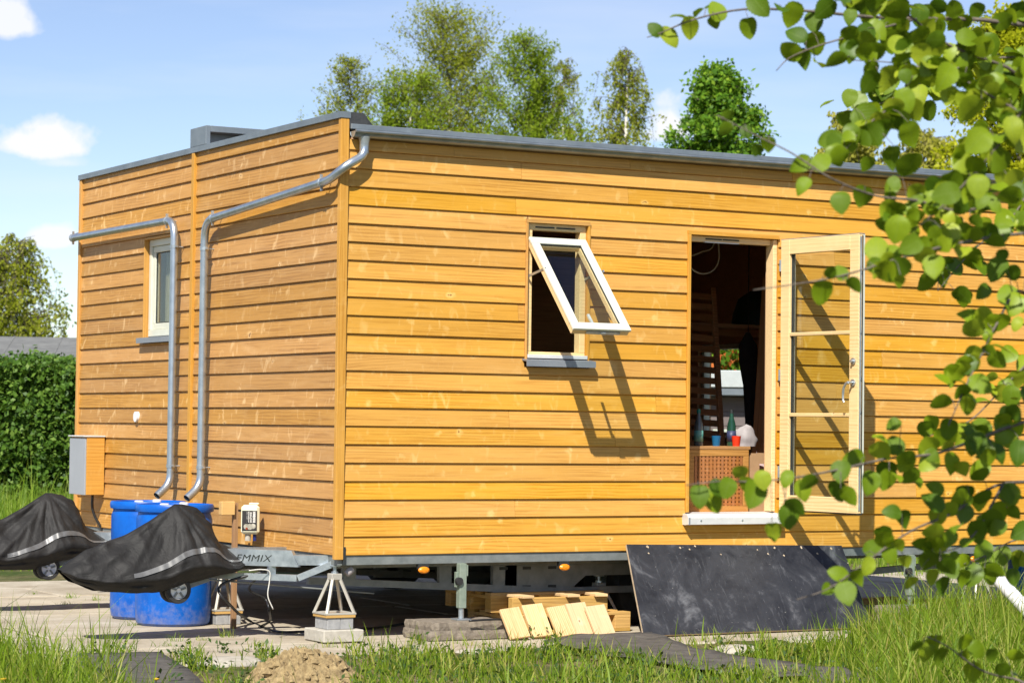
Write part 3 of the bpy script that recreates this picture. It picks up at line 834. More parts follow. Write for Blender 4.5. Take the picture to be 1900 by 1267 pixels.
# ---- door
dj = MB(); dj.box((3.735, .02, .886), (3.772, .115, 2.998), .003); dj.box((2.953, .06, .886), (2.975, .115, 2.998), .003); dj.box((2.976, .05, 2.955), (3.734, .115, 2.998), .003)
djo = dj.build('door_frame', 'pine', house)
vs_ = MB(); vs_.box((3.12, .0455, 2.972), (3.27, .0495, 2.982)); vs_.box((3.28, .0455, 2.972), (3.43, .0495, 2.982)); vs_.build('vent_slot', 'dark_gasket', djo)
MB().box((3.10, .03, 2.948), (3.42, .0495, 2.954)).build('vent_cover', 'alu', djo)
ds = MB(); ds.extr([(2.905, .12, .882), (2.905, -.055, .872), (2.905, -.075, .845), (2.905, -.075, .795), (2.905, -.03, .79), (2.905, .12, .80)], (.885, 0, 0))
dso = ds.build('door_sill', 'alu', house)
for x in (3.02, 3.4): MB().lathe([(.008, 0), (.007, -.004), (0, -.005)], 8, (x, -.0755, .825), 'y').build('screw', 'galv', dso)
MB().box((2.91, -.077, .792), (2.922, -.0745, .848)).build('sill_end', 'sill_grey', dso)
DW, DH, DT = .885, 2.095, .066
ang = math.atan2(-.88, .085)
door = MB(); st = .10
def leaf_ring(m, y0, y1, w, ch=.003, o=0.0, top=None):
    m.box((o, y0, o), (w, y1, DH - o), ch); m.box((DW - w, y0, o), (DW - o, y1, DH - o), ch)
    m.box((w + .0005, y0, DH - (top or w)), (DW - w - .0005, y1, DH - o), ch); m.box((w + .0005, y0, o), (DW - w - .0005, y1, (top or w)), ch)
leaf_ring(door, 0, .040, st, top=.115)
dleaf = door.build('door_leaf', 'pine', house, (3.782, -.018, .900), (0, 0, ang))
d2 = MB(); leaf_ring(d2, .0405, DT, st, top=.115, o=.002); d2.build('outer_frame', 'white_paint', dleaf)
dz3 = (DH - .23) / 3
for i in range(3):
    MB().box((st - .008, .030, .115 + dz3 * i + .012), (DW - st + .008, .036, .115 + dz3 * (i + 1) - .012)).build('pane', 'glass', dleaf)
for i in (1, 2):
    MB().box((st + .0005, .006, .115 + dz3 * i - .014), (DW - st - .0005, .058, .115 + dz3 * i + .014), .004).build('glazing_bar', 'pine', dleaf)
gb = MB()
gb.box((st + .0004, .024, .116), (st + .008, .052, DH - .116)); gb.box((DW - st - .008, .024, .116), (DW - st - .0004, .052, DH - .116))
gb.build('gasket', 'dark_gasket', dleaf)
le = MB(); le.box((DW + .0002, .010, .02), (DW + .003, .026, DH - .02)); le.build('lock_strip', 'galv', dleaf)
le = MB(); le.box((DW + .0002, .032, .01), (DW + .004, .040, DH - .01)); le.build('seal', 'dark_gasket', dleaf)
for zz in (.35, .75, 1.0, 1.35, 1.8): MB().box((DW + .003, .014, zz), (DW + .009, .022, zz + .03)).build('latch_bolt', 'galv', dleaf)
hz_ = .98
hn = MB(); hn.lathe([(.026, 0), (.026, .01), (.016, .014), (.012, .05)], 16, (DW - .05, -.062 + .05, hz_), 'y')
hn = MB()
hn.tube([(DW - .05, 0, hz_), (DW - .05, -.012, hz_)], .026, 16); hn.tube([(DW - .05, -.012, hz_), (DW - .05, -.055, hz_)], .010, 10)
hn.tube(catmull([(DW - .05, -.052, hz_), (DW - .075, -.055, hz_ - .01), (DW - .10, -.055, hz_ - .05), (DW - .105, -.055, hz_ - .12), (DW - .095, -.055, hz_ - .15)], 5), [.011] * 3 + [.010] * 10 + [.009] * 8, 10)
hn.build('handle', 'galv', dleaf, smooth=40)
lc = MB(); lc.tube([(DW - .05, 0, hz_ + .16), (DW - .05, -.012, hz_ + .16)], .025, 16); lc.tube([(DW - .05, -.012, hz_ + .16), (DW - .05, -.032, hz_ + .16)], .012, 10); lc.build('lock', 'galv', dleaf, smooth=40)
MB().box((0.0, .002, DH + .0005), (DW, .060, DH + .006)).build('top_strip', 'sill_grey', dleaf)
MB().box((0.005, .008, -.009), (DW - .005, .055, -.0005)).build('bottom_seal', 'dark_gasket', dleaf)
for zz in (.25, 1.0, 1.85): MB().tube([(.0, -.006, zz), (.0, -.006, zz + .09)], .009, 8).build('hinge', 'galv', dleaf)

# ---- meter box, vent
mb = MB().box((-.165, 4.70, .885), (-.002, 5.10, 1.385), .003).build('meter_box', 'larch_trim', house)
MB().box((-.178, 4.705, .885), (-.1655, 5.105, 1.375), .002).build('box_door', 'grey_paint', mb)
MB().box((-.19, 4.69, 1.386), (.0, 5.115, 1.398), .002).build('box_lid', 'alu', mb)
MB().tube(catmull([(-.07, 4.80, .885), (-.07, 4.80, .78), (-.05, 4.79, .70), (-.01, 4.77, .62), (.05, 4.75, .5)], 5), .012, 8).build('supply_cable', 'cable_black', mb, smooth=True)
vp = px(250, 773, X=-.02)
MB().lathe([(.0, .0), (.034, .0), (.034, .03), (.044, .03), (.044, -.03), (.0, -.03)][::-1], 20, (.012, vp[1], vp[2]), 'x').build('vent_pipe', 'plaster_white', house, smooth=40)

# ---- chassis
ch = MB()
ch.box((.02, .012, .532), (HX - .12, .07, .598))                         # side rail
ch.box((.012, .071, .532), (.07, HY - .05, .598))                        # front rail, trailer side
ch.box((.02, HY - .10, .532), (HX - .12, HY - .05, .598))
ch.box((HX - .19, .071, .532), (HX - .13, HY - .11, .598))
ch.box((.071, 2.66, .532), (HX - .2, 2.80, .598))
for x in (.9, 1.7, 2.5, 3.3, 4.1, 4.9, 5.7): ch.box((x, .071, .54), (x + .05, HY - .11, .596))
ch.build('chassis', 'galv_dull', house)
def truss(y):
    t = MB()
    t.box((.10, y, .49), (HX - .25, y + .05, .531))
    zl = lambda x: .405 - .115 * min(1, max(0, x / 2.0)) if x < 3.2 else .29 + .13 * (x - 3.2) / 2.8
    pts = [(-.05, .405), (2.0, .29), (3.3, .29), (6.0, .44)]
    for (xa, za), (xb, zb2) in zip(pts[:-1], pts[1:]): t.obox((xa, y + .025, za), (xb, y + .025, zb2), .05, .05)
    for x in (.22, 1.0, 1.55, 3.7, 4.6, 5.6):
        zz = .405 - .1 * x / 2 if x < 2 else .29 + .055 * (x - 3.2)
        t.box((x, y + .004, zz), (x + .10, y + .046, .489))
    t.extr([(2.07, y + .004, .265), (2.25, y + .004, .40), (3.0, y + .004, .40), (3.0, y + .004, .488), (1.45, y + .004, .488), (1.45, y + .004, .285)], (0, .042, 0))
    for x in (1.52, 1.72, 1.92):
        for zz in (.31, .46): pass
    o = t.build('chassis_truss', 'galv_dull', house)
    for x in (1.50, 1.70, 1.92):
        for zz in (.315, .455): MB().box((x, y + .0005, zz), (x + .07, y + .0035, zz + .022)).build('cutout', 'dark_gasket', o)
truss(.33); truss(2.3); truss(3.1); truss(5.05)
# road wheels under the trailer, in shade
def road_wheel(x, y):
    w = MB(); w.lathe([(.17, -.09), (.28, -.09), (.30, -.06), (.30, .06), (.28, .09), (.17, .09), (.17, -.09)], 28, (x, y, .30), 'y', False)
    o = w.build('road_wheel', 'rubber', house, smooth=40)
    MB().lathe([(.0, -.05), (.12, -.05), (.169, -.075), (.169, .075), (.0, .06)], 24, (x, y, .30), 'y').build('rim', 'galv_dull', o, smooth=40)
for x in (2.9, 3.55):
    for y in (.55, 2.15, 3.3, 4.85): road_wheel(x, y)
# steady legs
for x, zf in ((1.0, .125), (5.08, .125)):
    s_ = MB(); s_.box((x - .028, -.035, .21), (x + .028, .021, .531), .003); s_.box((x - .05, -.02, .36), (x - .029, .0115, .47), .002); s_.box((x + .029, -.03, .44), (x + .042, .0115, .52), .002)
    so = s_.build('steady_leg', 'green_leg', house)
    MB().tube([(x, -.007, zf + .012), (x, -.007, .21)], .02, 12).build('inner_tube', 'galv', so)
    MB().box((x - .055, -.06, zf - .001), (x + .055, .045, zf + .011), .002).build('foot_plate', 'galv', so)
    MB().lathe([(.0, -.03), (.028, -.03), (.028, .0), (.0, .0)], 14, (x - .036, -.0215, .405), 'y').build('crank_socket', 'rubber', so)
# amber side markers
for x in (.70, 1.87, 4.9, 5.75):
    mk = MB().box((x - .04, .008, .495), (x + .04, .05, .531)).build('side_marker', 'dark_gasket', house)
    MB().lathe([(.0, -.022), (.03, -.018), (.044, -.006), (.045, .0)], 18, (0, 0, 0), 'y').build('amber_lens', 'amber', mk, (x, .008, .487))
    mk.children[0].scale = (1.0, 1.0, .55)
MB().box((.054, -.006, .535), (.074, .011, .66)).build('corner_strap', 'dark_gasket', house)
# drawbars
def drawbar(dy, letters):
    E0 = Vector((-.545, .58 + dy, 0)); E1 = Vector((-.235, .235 + dy, 0)); d = (E1 - E0).normalized()
    tip = E0 - d * .34; zt = .628
    m = MB()
    nrm = Vector((d.y, -d.x, 0))
    if nrm.y > 0: nrm = -nrm
    A = tip; B = E1
    th = nrm * -.045
    e = d * .055
    pa = [A + Vector((0, 0, zt - .115)), B + e + Vector((0, 0, zt - .115)), B + Vector((0, 0, zt)), A + Vector((0, 0, zt))]
    m.extr(pa, th)
    o = m.build('drawbar', 'galv', house)
    q = MB()
    q.obox(A + Vector((0, 0, .435)) + d * .1 + th * .5, B + Vector((.03, -.03, .435)) + th * .5, .05, .045)      # lower chord
    b0 = B + Vector((.03, -.03, .435)) + th * .5; q.obox(b0, (.06, .10 + dy, .55), .04, .045)
    pm = A.lerp(B, .80) + th * .5; q.box((pm.x - .025, pm.y - .02, .455), (pm.x + .025, pm.y + .02, zt - .116))
    q.obox(B + Vector((0, 0, .56)) + th * .5, (.06, .16 + dy, .56), .05, .07)
    q.build('drawbar_brace', 'galv', o)
    far = MB(); far.obox(tip + Vector((0, .03, .57)), (.05, tip.y + .03, .57), .05, .10); far.build('drawbar_arm', 'galv', o)
    h = MB(); h.box((tip.x - .22, tip.y - .05, .50), (tip.x + .05, tip.y + .05, .62), .01); h.build('coupling_head', 'galv_dull', o)
    if letters:
        me = text_mesh('VLEMMIX', .068, .0006, .25, .0)
        t = link('lettering', me, 'ink', o)
        pos = E0 + d * .305 + nrm * .001 + Vector((0, 0, zt - .084))
        t.location = pos
        # text plane: x along d, y up, facing nrm
        mt = Matrix(((d.x, 0, nrm.x), (d.y, 0, nrm.y), (0, 1, 0))).to_4x4()
        t.rotation_euler = mt.to_euler(); t.scale = (1.26, 1, 1)
    # jockey wheel
    wx, wy, wz = -.96, .62 + dy, .345
    jw = MB(); jw.obox((wx + .03, wy - .005, wz + .02), (wx + .24, wy - .005, wz + .085), .10, .06); jw.tube([(wx + .22, wy, wz + .07), (wx + .20, wy, .56)], .025, 10)
    jo = jw.build('jockey_wheel', 'galv_dull', house)
    for s_ in (-.075, .03):
        MB().lathe([(.062, -.022), (.088, -.022), (.094, -.012), (.094, .012), (.088, .022), (.062, .022), (.062, -.022)], 26, (wx, wy + s_, wz), 'y', False).build('tyre', 'rubber', jo, smooth=40)
        MB().lathe([(.0, -.016), (.015, -.018), (.02, -.010), (.055, -.012), (.0618, -.02), (.0618, .02), (.0, .012)], 22, (wx, wy + s_, wz), 'y').build('rim', 'alu', jo, smooth=40)
        for k in range(5):
            a = k * 2 * math.pi / 5
            MB().obox((wx + .018 * math.sin(a), wy + s_ - .0165, wz + .018 * math.cos(a)), (wx + .056 * math.sin(a), wy + s_ - .0165, wz + .056 * math.cos(a)), .014, .006, (0, 1, 0)).build('spoke', 'galv_dull', jo)
    MB().tube([(wx + .22, wy - .03, wz + .07), (.5, .40 + dy, .30)], .006, 8).build('brake_rod', 'galv_dull', jo)
drawbar(0.0, True); drawbar(2.78, False)

# ---- inside of the house
# inner lining boards are plain; a shelf and a ceiling lamp belong to the house
sh = MB(); sh.box((3.6, 2.35, 2.42), (6.0, 2.75, 2.45)); sh.box((3.6, 2.72, 2.36), (6.0, 2.75, 2.419)); sh.build('shelf', 'inner_wood', house)
eo = MB(); frame_ring(eo, E0 + .002, E1 - .002, EZ0 + .002, EZ1 - .002, .05, HX - .12, HX - .05, 'x'); ew = eo.build('window', 'white_paint', house)
MB().box((HX - .088, E0 + .05, EZ0 + .05), (HX - .084, E1 - .05, EZ1 - .05)).build('pane', 'glass', ew)

# ================================================================== THINGS INSIDE THE DOORWAY
FZ = .862
CY = .42
cl = px(1277, 830, Y=CY); cr = px(1389, 830, Y=CY)
cab = thing('cabinet', 'low pine cabinet with brown lattice door standing inside the doorway', 'cabinet', (cl[0], CY, FZ))
cw, chh, cd = cr[0] - cl[0], 1.385 - FZ, .42
MB().box((0, .012, 0), (.03, cd, chh - .026), .002).build('side_panel', 'honey', cab)
MB().box((cw - .03, .012, 0), (cw, cd, chh - .026), .002).build('side_panel', 'honey', cab)
MB().box((-.012, -.012, chh - .025), (cw + .012, cd, chh), .003).build('top', 'honey', cab)
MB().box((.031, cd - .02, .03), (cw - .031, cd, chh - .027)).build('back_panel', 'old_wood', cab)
MB().box((.031, .02, .03), (cw - .031, cd - .021, .05)).build('bottom_panel', 'honey', cab)
fr = MB(); ring_xz(fr, .002, cw - .002, .004, chh - .028, .05, -.008, .0115, .002); dr = fr.build('lattice_door', 'honey', cab)
lm = wood('lattice_wood', (0.36, 0.15, 0.05), (0.24, 0.09, 0.03), (0.45, 0.22, 0.09), .2, .1, .3)
la, lb = .053, chh - .079
n = 13
for i in range(n):
    x = .053 + (cw - .106) * (i + .5) / n
    MB().box((x - .0105, -.004, la), (x + .0105, .002, lb)).build('slat', lm, dr)
n = 12
for i in range(n):
    z = la + (lb - la) * (i + .5) / n
    MB().box((.053, .0025, z - .0105), (cw - .053, .0085, z + .0105)).build('slat', lm, dr)
TZ = 1.385
def bottle(u, label, glassmat, labmat, capmat, yy, h=.29, r=.036):
    p = px(u, 826, Y=yy)
    b = thing('bottle', label, 'bottle', (p[0], yy, TZ), group=None)
    MB().lathe([(r * .9, 0), (r, .01), (r, h * .52), (r * .85, h * .62), (r * .42, h * .82), (r * .38, h * .93), (0, h * .93)], 20).build('body', glassmat, b, smooth=40)
    MB().lathe([(r + .001, h * .12), (r + .001, h * .42)], 20).build('paper_label', labmat, b, smooth=True)
    MB().lathe([(r * .44, h * .90), (r * .44, h), (0, h)], 14).build('cap', capmat, b, smooth=40)
grn = mottled('green_glass', (0.012, 0.05, 0.03), (0.03, 0.09, 0.06), 6, .1)
clr = mottled('clear_plastic', (0.05, 0.06, 0.06), (0.12, 0.13, 0.13), 6, .12)
teal = mottled('teal_label', (0.02, 0.22, 0.19), (0.25, 0.42, 0.36), 30, .5)
teal2 = mottled('teal_cap', (0.0, 0.13, 0.10), (0.0, 0.16, 0.12), 5, .4)
bluel = mottled('blue_label', (0.012, 0.02, 0.07), (0.05, 0.06, 0.12), 25, .5)
bottle(1296, 'clear water bottle with teal label and green cap on the lattice cabinet', clr, teal, teal2, CY + .10)
bottle(1357, 'dark bottle with blue label on the lattice cabinet beside red cup', grn, bluel, 'dark_gasket', CY + .16)
def cup(u, yy, label, c):
    p = px(u, 826, Y=yy)
    m = MB().lathe([(.0, 0), (.028, 0), (.038, .082), (.035, .082), (.026, .006), (0, .006)], 20)
    o = m.build('cup', mottled('cup_plastic', c, tuple(min(1, x * 1.15) for x in c), 4, .35), None, (p[0], yy, TZ), smooth=40)
    tag(o, label, 'cup')
cup(1329, CY + .07, 'small blue plastic cup on the lattice cabinet', (0.01, 0.10, 0.22))
cup(1366, CY + .06, 'small red plastic cup on the lattice cabinet', (0.62, 0.035, 0.01))
def crumple(name, w, d, h, mat, loc, seed, label, cat):
    vs = []; fs = []; nu, nv = 20, 10
    for j in range(nv + 1):
        t = j / nv
        for i in range(nu):
            a = 2 * math.pi * i / nu
            rr = math.sqrt(max(0, 1 - t ** 2.2)) * (1 + .25 * mnoise.noise((math.cos(a) * 1.7 + seed, math.sin(a) * 1.7, t * 3)))
            vs.append((w / 2 * rr * math.cos(a), d / 2 * rr * math.sin(a), h * t * (1 + .1 * mnoise.noise((a, t * 4, seed)))))
    for j in range(nv):
        for i in range(nu): fs.append((j * nu + i, j * nu + (i + 1) % nu, (j + 1) * nu + (i + 1) % nu, (j + 1) * nu + i))
    fs.append(tuple(range(nu - 1, -1, -1)))
    m = MB(); m.add(vs, fs); o = m.build(name, mat, None, loc, smooth=60)
    return tag(o, label, cat)
p = px(1386, 826, Y=CY + .20)
crumple('plastic_bag', .20, .15, .17, 'cloth_light', (p[0], CY + .22, TZ), 3.1, 'crumpled pale plastic bag on the cabinet beside the dark bottle', 'bag')
# cardboard box
cbx = thing('cardboard_box', 'open brown cardboard box with hand hole beside the lattice cabinet', 'box', (cr[0] + .03, CY + .02, FZ))
bw, bd, bh = .30, .28, .47
MB().box((0, 0, 0), (bw, .004, bh * .7)).build('front_panel', 'cardboard', cbx)
hb2 = MB(); hb2.box((0, 0, bh * .7), (.09, .004, bh)); hb2.box((.19, 0, bh * .7), (bw, .004, bh)); hb2.box((.09, 0, bh * .82), (.19, .004, bh)); hb2.build('front_panel', 'cardboard', cbx)
MB().box((0, .0045, 0), (.004, bd, bh)).build('side_panel', 'cardboard', cbx); MB().box((bw - .004, .0045, 0), (bw, bd, bh)).build('side_panel', 'cardboard', cbx)
MB().box((.0045, bd - .004, 0), (bw - .0045, bd, bh)).build('back_panel', 'cardboard', cbx); MB().box((.0045, .0045, 0), (bw - .0045, bd - .0045, .004)).build('bottom_panel', 'cardboard', cbx)
crumple('paper_wrap', .20, .18, .46, mottled('pink_paper', (.55, .32, .33), (.7, .62, .6), 12, .8), (cr[0] + .18, CY + .15, FZ + .004), 8, 'pink and white paper sticking out of the open cardboard box', 'paper')
# slatted bed base leaning against the shelf
SLY = 2.05
s0 = px(1276, 800, Y=SLY); s1 = px(1346, 800, Y=SLY)
sb = thing('slatted_bed_base', 'tall slatted wooden bed base leaning in the dark room', 'bed base', (s0[0], SLY - .06, FZ), (-math.atan2(.36, 2.0), R(2.5), 0))
w_ = s1[0] - s0[0]; hh = 1.95
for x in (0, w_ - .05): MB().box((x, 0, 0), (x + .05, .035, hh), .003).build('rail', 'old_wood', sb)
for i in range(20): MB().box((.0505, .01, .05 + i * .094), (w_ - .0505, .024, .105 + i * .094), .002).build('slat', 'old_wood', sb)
# planks leaning right of the view opening
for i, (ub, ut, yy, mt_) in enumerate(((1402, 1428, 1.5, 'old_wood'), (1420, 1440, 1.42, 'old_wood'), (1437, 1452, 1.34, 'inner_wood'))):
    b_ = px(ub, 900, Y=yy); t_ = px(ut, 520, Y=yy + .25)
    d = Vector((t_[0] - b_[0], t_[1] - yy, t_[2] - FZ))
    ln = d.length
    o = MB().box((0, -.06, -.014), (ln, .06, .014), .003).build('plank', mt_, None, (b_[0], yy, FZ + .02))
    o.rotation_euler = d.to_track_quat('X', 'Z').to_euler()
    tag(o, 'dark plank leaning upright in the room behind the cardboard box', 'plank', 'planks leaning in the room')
# dark jacket hanging in front of the far window
jx = px(1393, 700, Y=1.9)
m = MB(); vs = []; fs = []; prof = [(1.40, .05), (1.6, .075), (1.9, .085), (2.1, .10), (2.25, .09), (2.36, .02)]
for zz, w in prof:
    for i in range(12):
        a = 2 * math.pi * i / 12; rr = 1 + .3 * mnoise.noise((math.cos(a) * 2, math.sin(a) * 2, zz * 2))
        vs.append((jx[0] + (zz - 1.9) * -.07 + w * rr * math.cos(a), 1.9 + w * .6 * rr * math.sin(a), zz))
for j in range(len(prof) - 1):
    for i in range(12): fs.append((j * 12 + i, j * 12 + (i + 1) % 12, (j + 1) * 12 + (i + 1) % 12, (j + 1) * 12 + i))
fs.append(tuple(range(11, -1, -1))); fs.append(tuple(range(60, 72)))
m.add(vs, fs); m.tube([(jx[0] - .03, 1.9, 2.34), (jx[0] - .03, 1.9, 3.40)], .004, 6)
tag(m.build('hanging_jacket', 'cloth_dark', None, smooth=50), 'long black garment hanging before the far window inside', 'garment')
# cable loop and lamp under the ceiling
cp = [px(1272, 478, Y=1.0), px(1285, 500, Y=1.0), px(1305, 508, Y=1.0), px(1325, 500, Y=1.0), px(1334, 480, Y=1.0), px(1333, 452, Y=1.0)]
lz = thing('ceiling_lamp', 'pale cable loop hanging from a lamp under the dark ceiling', 'lamp', (cp[5][0], 1.0, 3.40))
o_ = Vector((cp[5][0], 1.0, 3.40))
MB().tube([Vector(c) - o_ for c in catmull(cp, 6)] + [Vector((0, 0, 0))], .006, 8).build('cable', 'cable_white', lz, smooth=True)
MB().tube(catmull([Vector(px(1276, 478, Y=1.02)) - o_, Vector(px(1300, 468, Y=1.02)) - o_, Vector(px(1325, 452, Y=1.02)) - o_, Vector((-.02, .02, 0))], 5), .005, 8).build('cable', 'cable_white', lz, smooth=True)
MB().box((-.06, -.04, -.05), (.06, .04, 0), .005).build('mount', 'inner_wood', lz)
# green tub and box on the shelf
gt = px(1415, 500, Y=2.5)
o = MB().lathe([(.26, 0), (.25, .1), (.2, .24), (.1, .31), (0, .325)], 24).build('upturned_tub', mottled('dark_green_plastic', (.004, .018, .010), (.008, .028, .016), 5, .6), None, (gt[0], 2.53, 2.45), smooth=40)
tag(o, 'dark green upturned tub on the high shelf inside', 'tub')

# ================================================================== THINGS AROUND THE HOUSE
def drum(x, y, label, bung=True):
    d = thing('blue_drum', label, 'drum', (x, y, 0), (0, 0, random.uniform(0, 6)), 'blue plastic drums')
    r, h = .285, .905
    prof = [(.0, .0), (.255, .0), (.275, .02), (.282, .06), (r, .12), (r, .30), (r * .992, .315), (r, .33), (r, .60), (r * .992, .615), (r, .63), (r, .79), (.278, .815), (.272, .83), (.272, .845), (.292, .85), (.296, .865), (.296, .89), (.288, .905), (.268, .905), (.262, .885)]
    MB().lathe(prof, 48).build('body', 'blue_plastic', d, smooth=35)
    MB().lathe([(.2615, .884), (.10, .893), (.0, .895)], 40).build('lid', 'blue_plastic', d, smooth=35)
    if bung:
        for a in (0.4, 3.5): MB().lathe([(.035, .0), (.035, .022), (.028, .026), (0, .026)], 18).build('bung', 'plaster_white', d, (.17 * math.cos(a), .17 * math.sin(a), .887), smooth=40)
    return d
# drum axes found from where the drums meet the paving
def drum_at(u, v):
    p = px(u, v, Z=0); n = np.array([CW[0], CW[1], 0]); n /= np.linalg.norm(n)
    return p + n * .275
q1 = drum_at(311, 1163); q2 = drum_at(262, 1150)
print('drums', q1, q2)
drum(q1[0], q1[1], 'blue plastic drum under the downpipes, the one behind the coupling cover')
dv_ = Vector((q2[0] - q1[0], q2[1] - q1[1])); dv_ = dv_.normalized() * max(dv_.length, .605)
drum(q1[0] + dv_.x, q1[1] + dv_.y, 'blue plastic drum half hidden behind another drum, beside the meter box')
q3 = px(1905, 1090, Z=0.0)
drum(6.95, .55, 'blue plastic drum beyond the far end of the trailer', False)

def coupling_cover(dy, label, seed):
    ctr = px(280, 1030, Y=.66)
    ox, oy = ctr[0], .66 + dy
    c = thing('coupling_cover', label, 'cover', (ox, oy, .28), (0, 0, 0), 'covers over the trailer couplings')
    c.location.z = .28 + ctr[2] - .55
    S = 1 / (258.0 * .875)
    rid = [(130, .455), (140, .50), (170, .59), (210, .645), (240, .70), (275, .785), (300, .855), (318, .905), (330, .902), (350, .882), (368, .83), (378, .77), (386, .68), (394, .628), (410, .60), (424, .575), (430, .49)]
    hem = [(130, .445), (150, .37), (190, .315), (250, .295), (290, .30), (330, .355), (380, .40), (415, .43), (430, .47)]
    wid = [(130, .04), (145, .11), (180, .17), (240, .22), (320, .25), (380, .25), (415, .22), (426, .17), (430, .10)]
    ip = lambda tb, u: float(np.interp(u, [a for a, _ in tb], [b for _, b in tb]))
    nu, nv = 110, 64
    vs = np.zeros((nu + 1, nv + 1, 3))
    for i in range(nu + 1):
        u = 130 + 300 * i / nu
        rz, hz, w = ip(rid, u), ip(hem, u), ip(wid, u)
        for j in range(nv + 1):
            t = -1 + 2 * j / nv; q = abs(t); sg = 1 if t > 0 else -1
            # down from the ridge, bulging, tucked in at the hem
            y = w * (q / .8) ** .9 if q < .8 else w * (1 - .55 * ((q - .8) / .2) ** 1.5)
            z = rz - (rz - hz) * (q ** 1.05)
            x = (u - 280) * S
            # folds that fan out from the peak
            fx, fz = u - 320, (.905 - z) * 258
            an = math.atan2(fz, fx) ; rd = math.hypot(fx, fz)
            fo = .055 * (.35 - abs(mnoise.noise((an * 3.0 + seed, rd * .005, sg * 3 + seed)))) * min(1, rd / 40)
            fo += .030 * (.3 - abs(mnoise.noise((an * 7 + seed, rd * .009, sg * 5)))) * min(1, rd / 50)
            fo += .040 * (.3 - abs(mnoise.noise((x * 3.1 + z * 3 + seed, z * 2.2 - x * 2, sg))))
            # crumpled skirt
            if q > .62: fo += .018 * mnoise.noise((x * 5 + seed, q * 22, sg)) * min(1, (q - .62) * 8)
            fo += .010 * mnoise.noise((x * 11, y * 11, z * 11 + seed))
            # gathered channel under the strip
            fo -= .020 * math.exp(-((q - .86) / .03) ** 2)
            vs[i, j] = (x, sg * (y + fo), z - .28 + .3 * fo)
    idx = np.arange((nu + 1) * (nv + 1)).reshape(nu + 1, nv + 1)
    qd = np.stack([idx[:-1, :-1], idx[:-1, 1:], idx[1:, 1:], idx[1:, :-1]], -1).reshape(-1, 4)
    me = np_mesh('fabric', vs.reshape(-1, 3), qd[:, ::-1]); me.polygons.foreach_set('use_smooth', [True] * len(me.polygons))
    o = link('fabric', me, 'cover_fabric', c)
    sm = o.modifiers.new('thickness', 'SOLIDIFY'); sm.thickness = .003; sm.offset = 1
    # reflective strip, laid on the fabric
    for sg, (i0, i1) in ((-1, (38, 109)), (1, (38, 109))):
        sv = []; sf = []; k = 0
        for i in range(i0, i1 + 1):
            qc = .72 - .20 * (i - i0) / (i1 - i0)
            for dq in (-.035, .035):
                jj = (1 + sg * (qc + dq)) / 2 * nv; j0 = int(jj); fr_ = jj - j0
                p_ = vs[i, j0] * (1 - fr_) + vs[i, min(nv, j0 + 1)] * fr_
                sv.append((p_[0], p_[1] + sg * .009, p_[2] + .004))
        for i in range(i1 - i0): sf.append((2 * i, 2 * i + 1, 2 * i + 3, 2 * i + 2))
        MB().add(sv, sf).build('reflective_strip', 'reflect', c, smooth=True)
    tie = MB(); tie.tube([((428 - 280) * S, -.06, .16), ((440 - 280) * S, -.10, .165)], .006, 6); tie.build('drawstring', 'cable_white', c)
    return c
coupling_cover(0.0, 'black fabric coupling cover with grey reflective strip in front of the blue drums', 1.3)
coupling_cover(2.78, 'black fabric coupling cover with grey reflective strip near the meter box', 6.8)

# jacks: stand on timber plate on bricks on paving block
def axle_stand(x, y, z0, ztop, label):
    a = thing('axle_stand', label, 'axle stand', (x, y, z0), group='axle stands under the trailer')
    H = min(.30, ztop - z0 - .06); bw, tw = .105, .026
    m = MB()
    m.box((-bw - .012, -bw - .012, 0), (bw + .012, -bw + .02, .014), .002); m.box((-bw - .012, bw - .02, 0), (bw + .012, bw + .012, .014), .002)
    m.box((-bw - .012, -bw + .0205, 0), (-bw + .02, bw - .0205, .014), .002); m.box((bw - .02, -bw + .0205, 0), (bw + .012, bw - .0205, .014), .002)
    m.build('base_ring', 'stand_cast', a)
    for sx in (-1, 1):
        for sy in (-1, 1):
            MB().obox((sx * bw, sy * bw, .010), (sx * tw, sy * tw, H - .03), .019, .019, (sx, -sy, 0)).build('leg', 'stand_cast', a)
    MB().box((-tw - .014, -tw - .014, H - .045), (tw + .014, tw + .014, H), .004).build('collar', 'stand_cast', a)
    MB().tube([(0, 0, H), (0, 0, ztop - z0 - .012)], .013, 12).build('screw', 'galv', a, smooth=40)
    MB().tube([(0, 0, H), (0, 0, H + .014)], .024, 6).build('nut', 'galv', a)
    MB().box((-.03, -.03, ztop - z0 - .012), (.03, .03, ztop - z0 - .001), .002).build('head_plate', 'galv', a)
    return a
def block_stack(x, y, where, base, ztop, nb=2):
    z = 0.0
    if base:
        o = MB().box((-.155, -.165, 0), (.155, .165, .085), .006).build('paving_block', 'concrete_pale', None, (x, y, 0))
        tag(o, 'pale square paving block on the ground under the ' + where, 'block'); z = .085
    h = .082
    for i in range(nb):
        o = MB().box((-.0995 + i * .1005, -.105, 0), (i * .1005, .105, h), .004).build('concrete_brick', 'concrete_grey', None, (x + .0, y, z))
        tag(o, 'grey concrete brick of the pair under the ' + where.replace(' at the far end of the trailer', ' at the far end'), 'brick', 'bricks under the ' + where)
    o = MB().box((-.112, -.115, 0), (.112, .115, .02), .002).build('timber_plate', 'pallet_wood', None, (x, y, z + h)); tag(o, 'square wooden plate under the ' + where, 'plate')
    axle_stand(x, y, z + h + .02, ztop, 'cast axle stand with threaded screw, ' + ('the one below the wall corner' if base else 'the one ' + where.split('axle stand ')[1]))
block_stack(.035, .085, 'axle stand below the wall corner', True, .531)
block_stack(2.42, .42, 'axle stand behind the black board', False, .399)
block_stack(-.12, 1.72, 'axle stand next to the blue drum', False, .52)
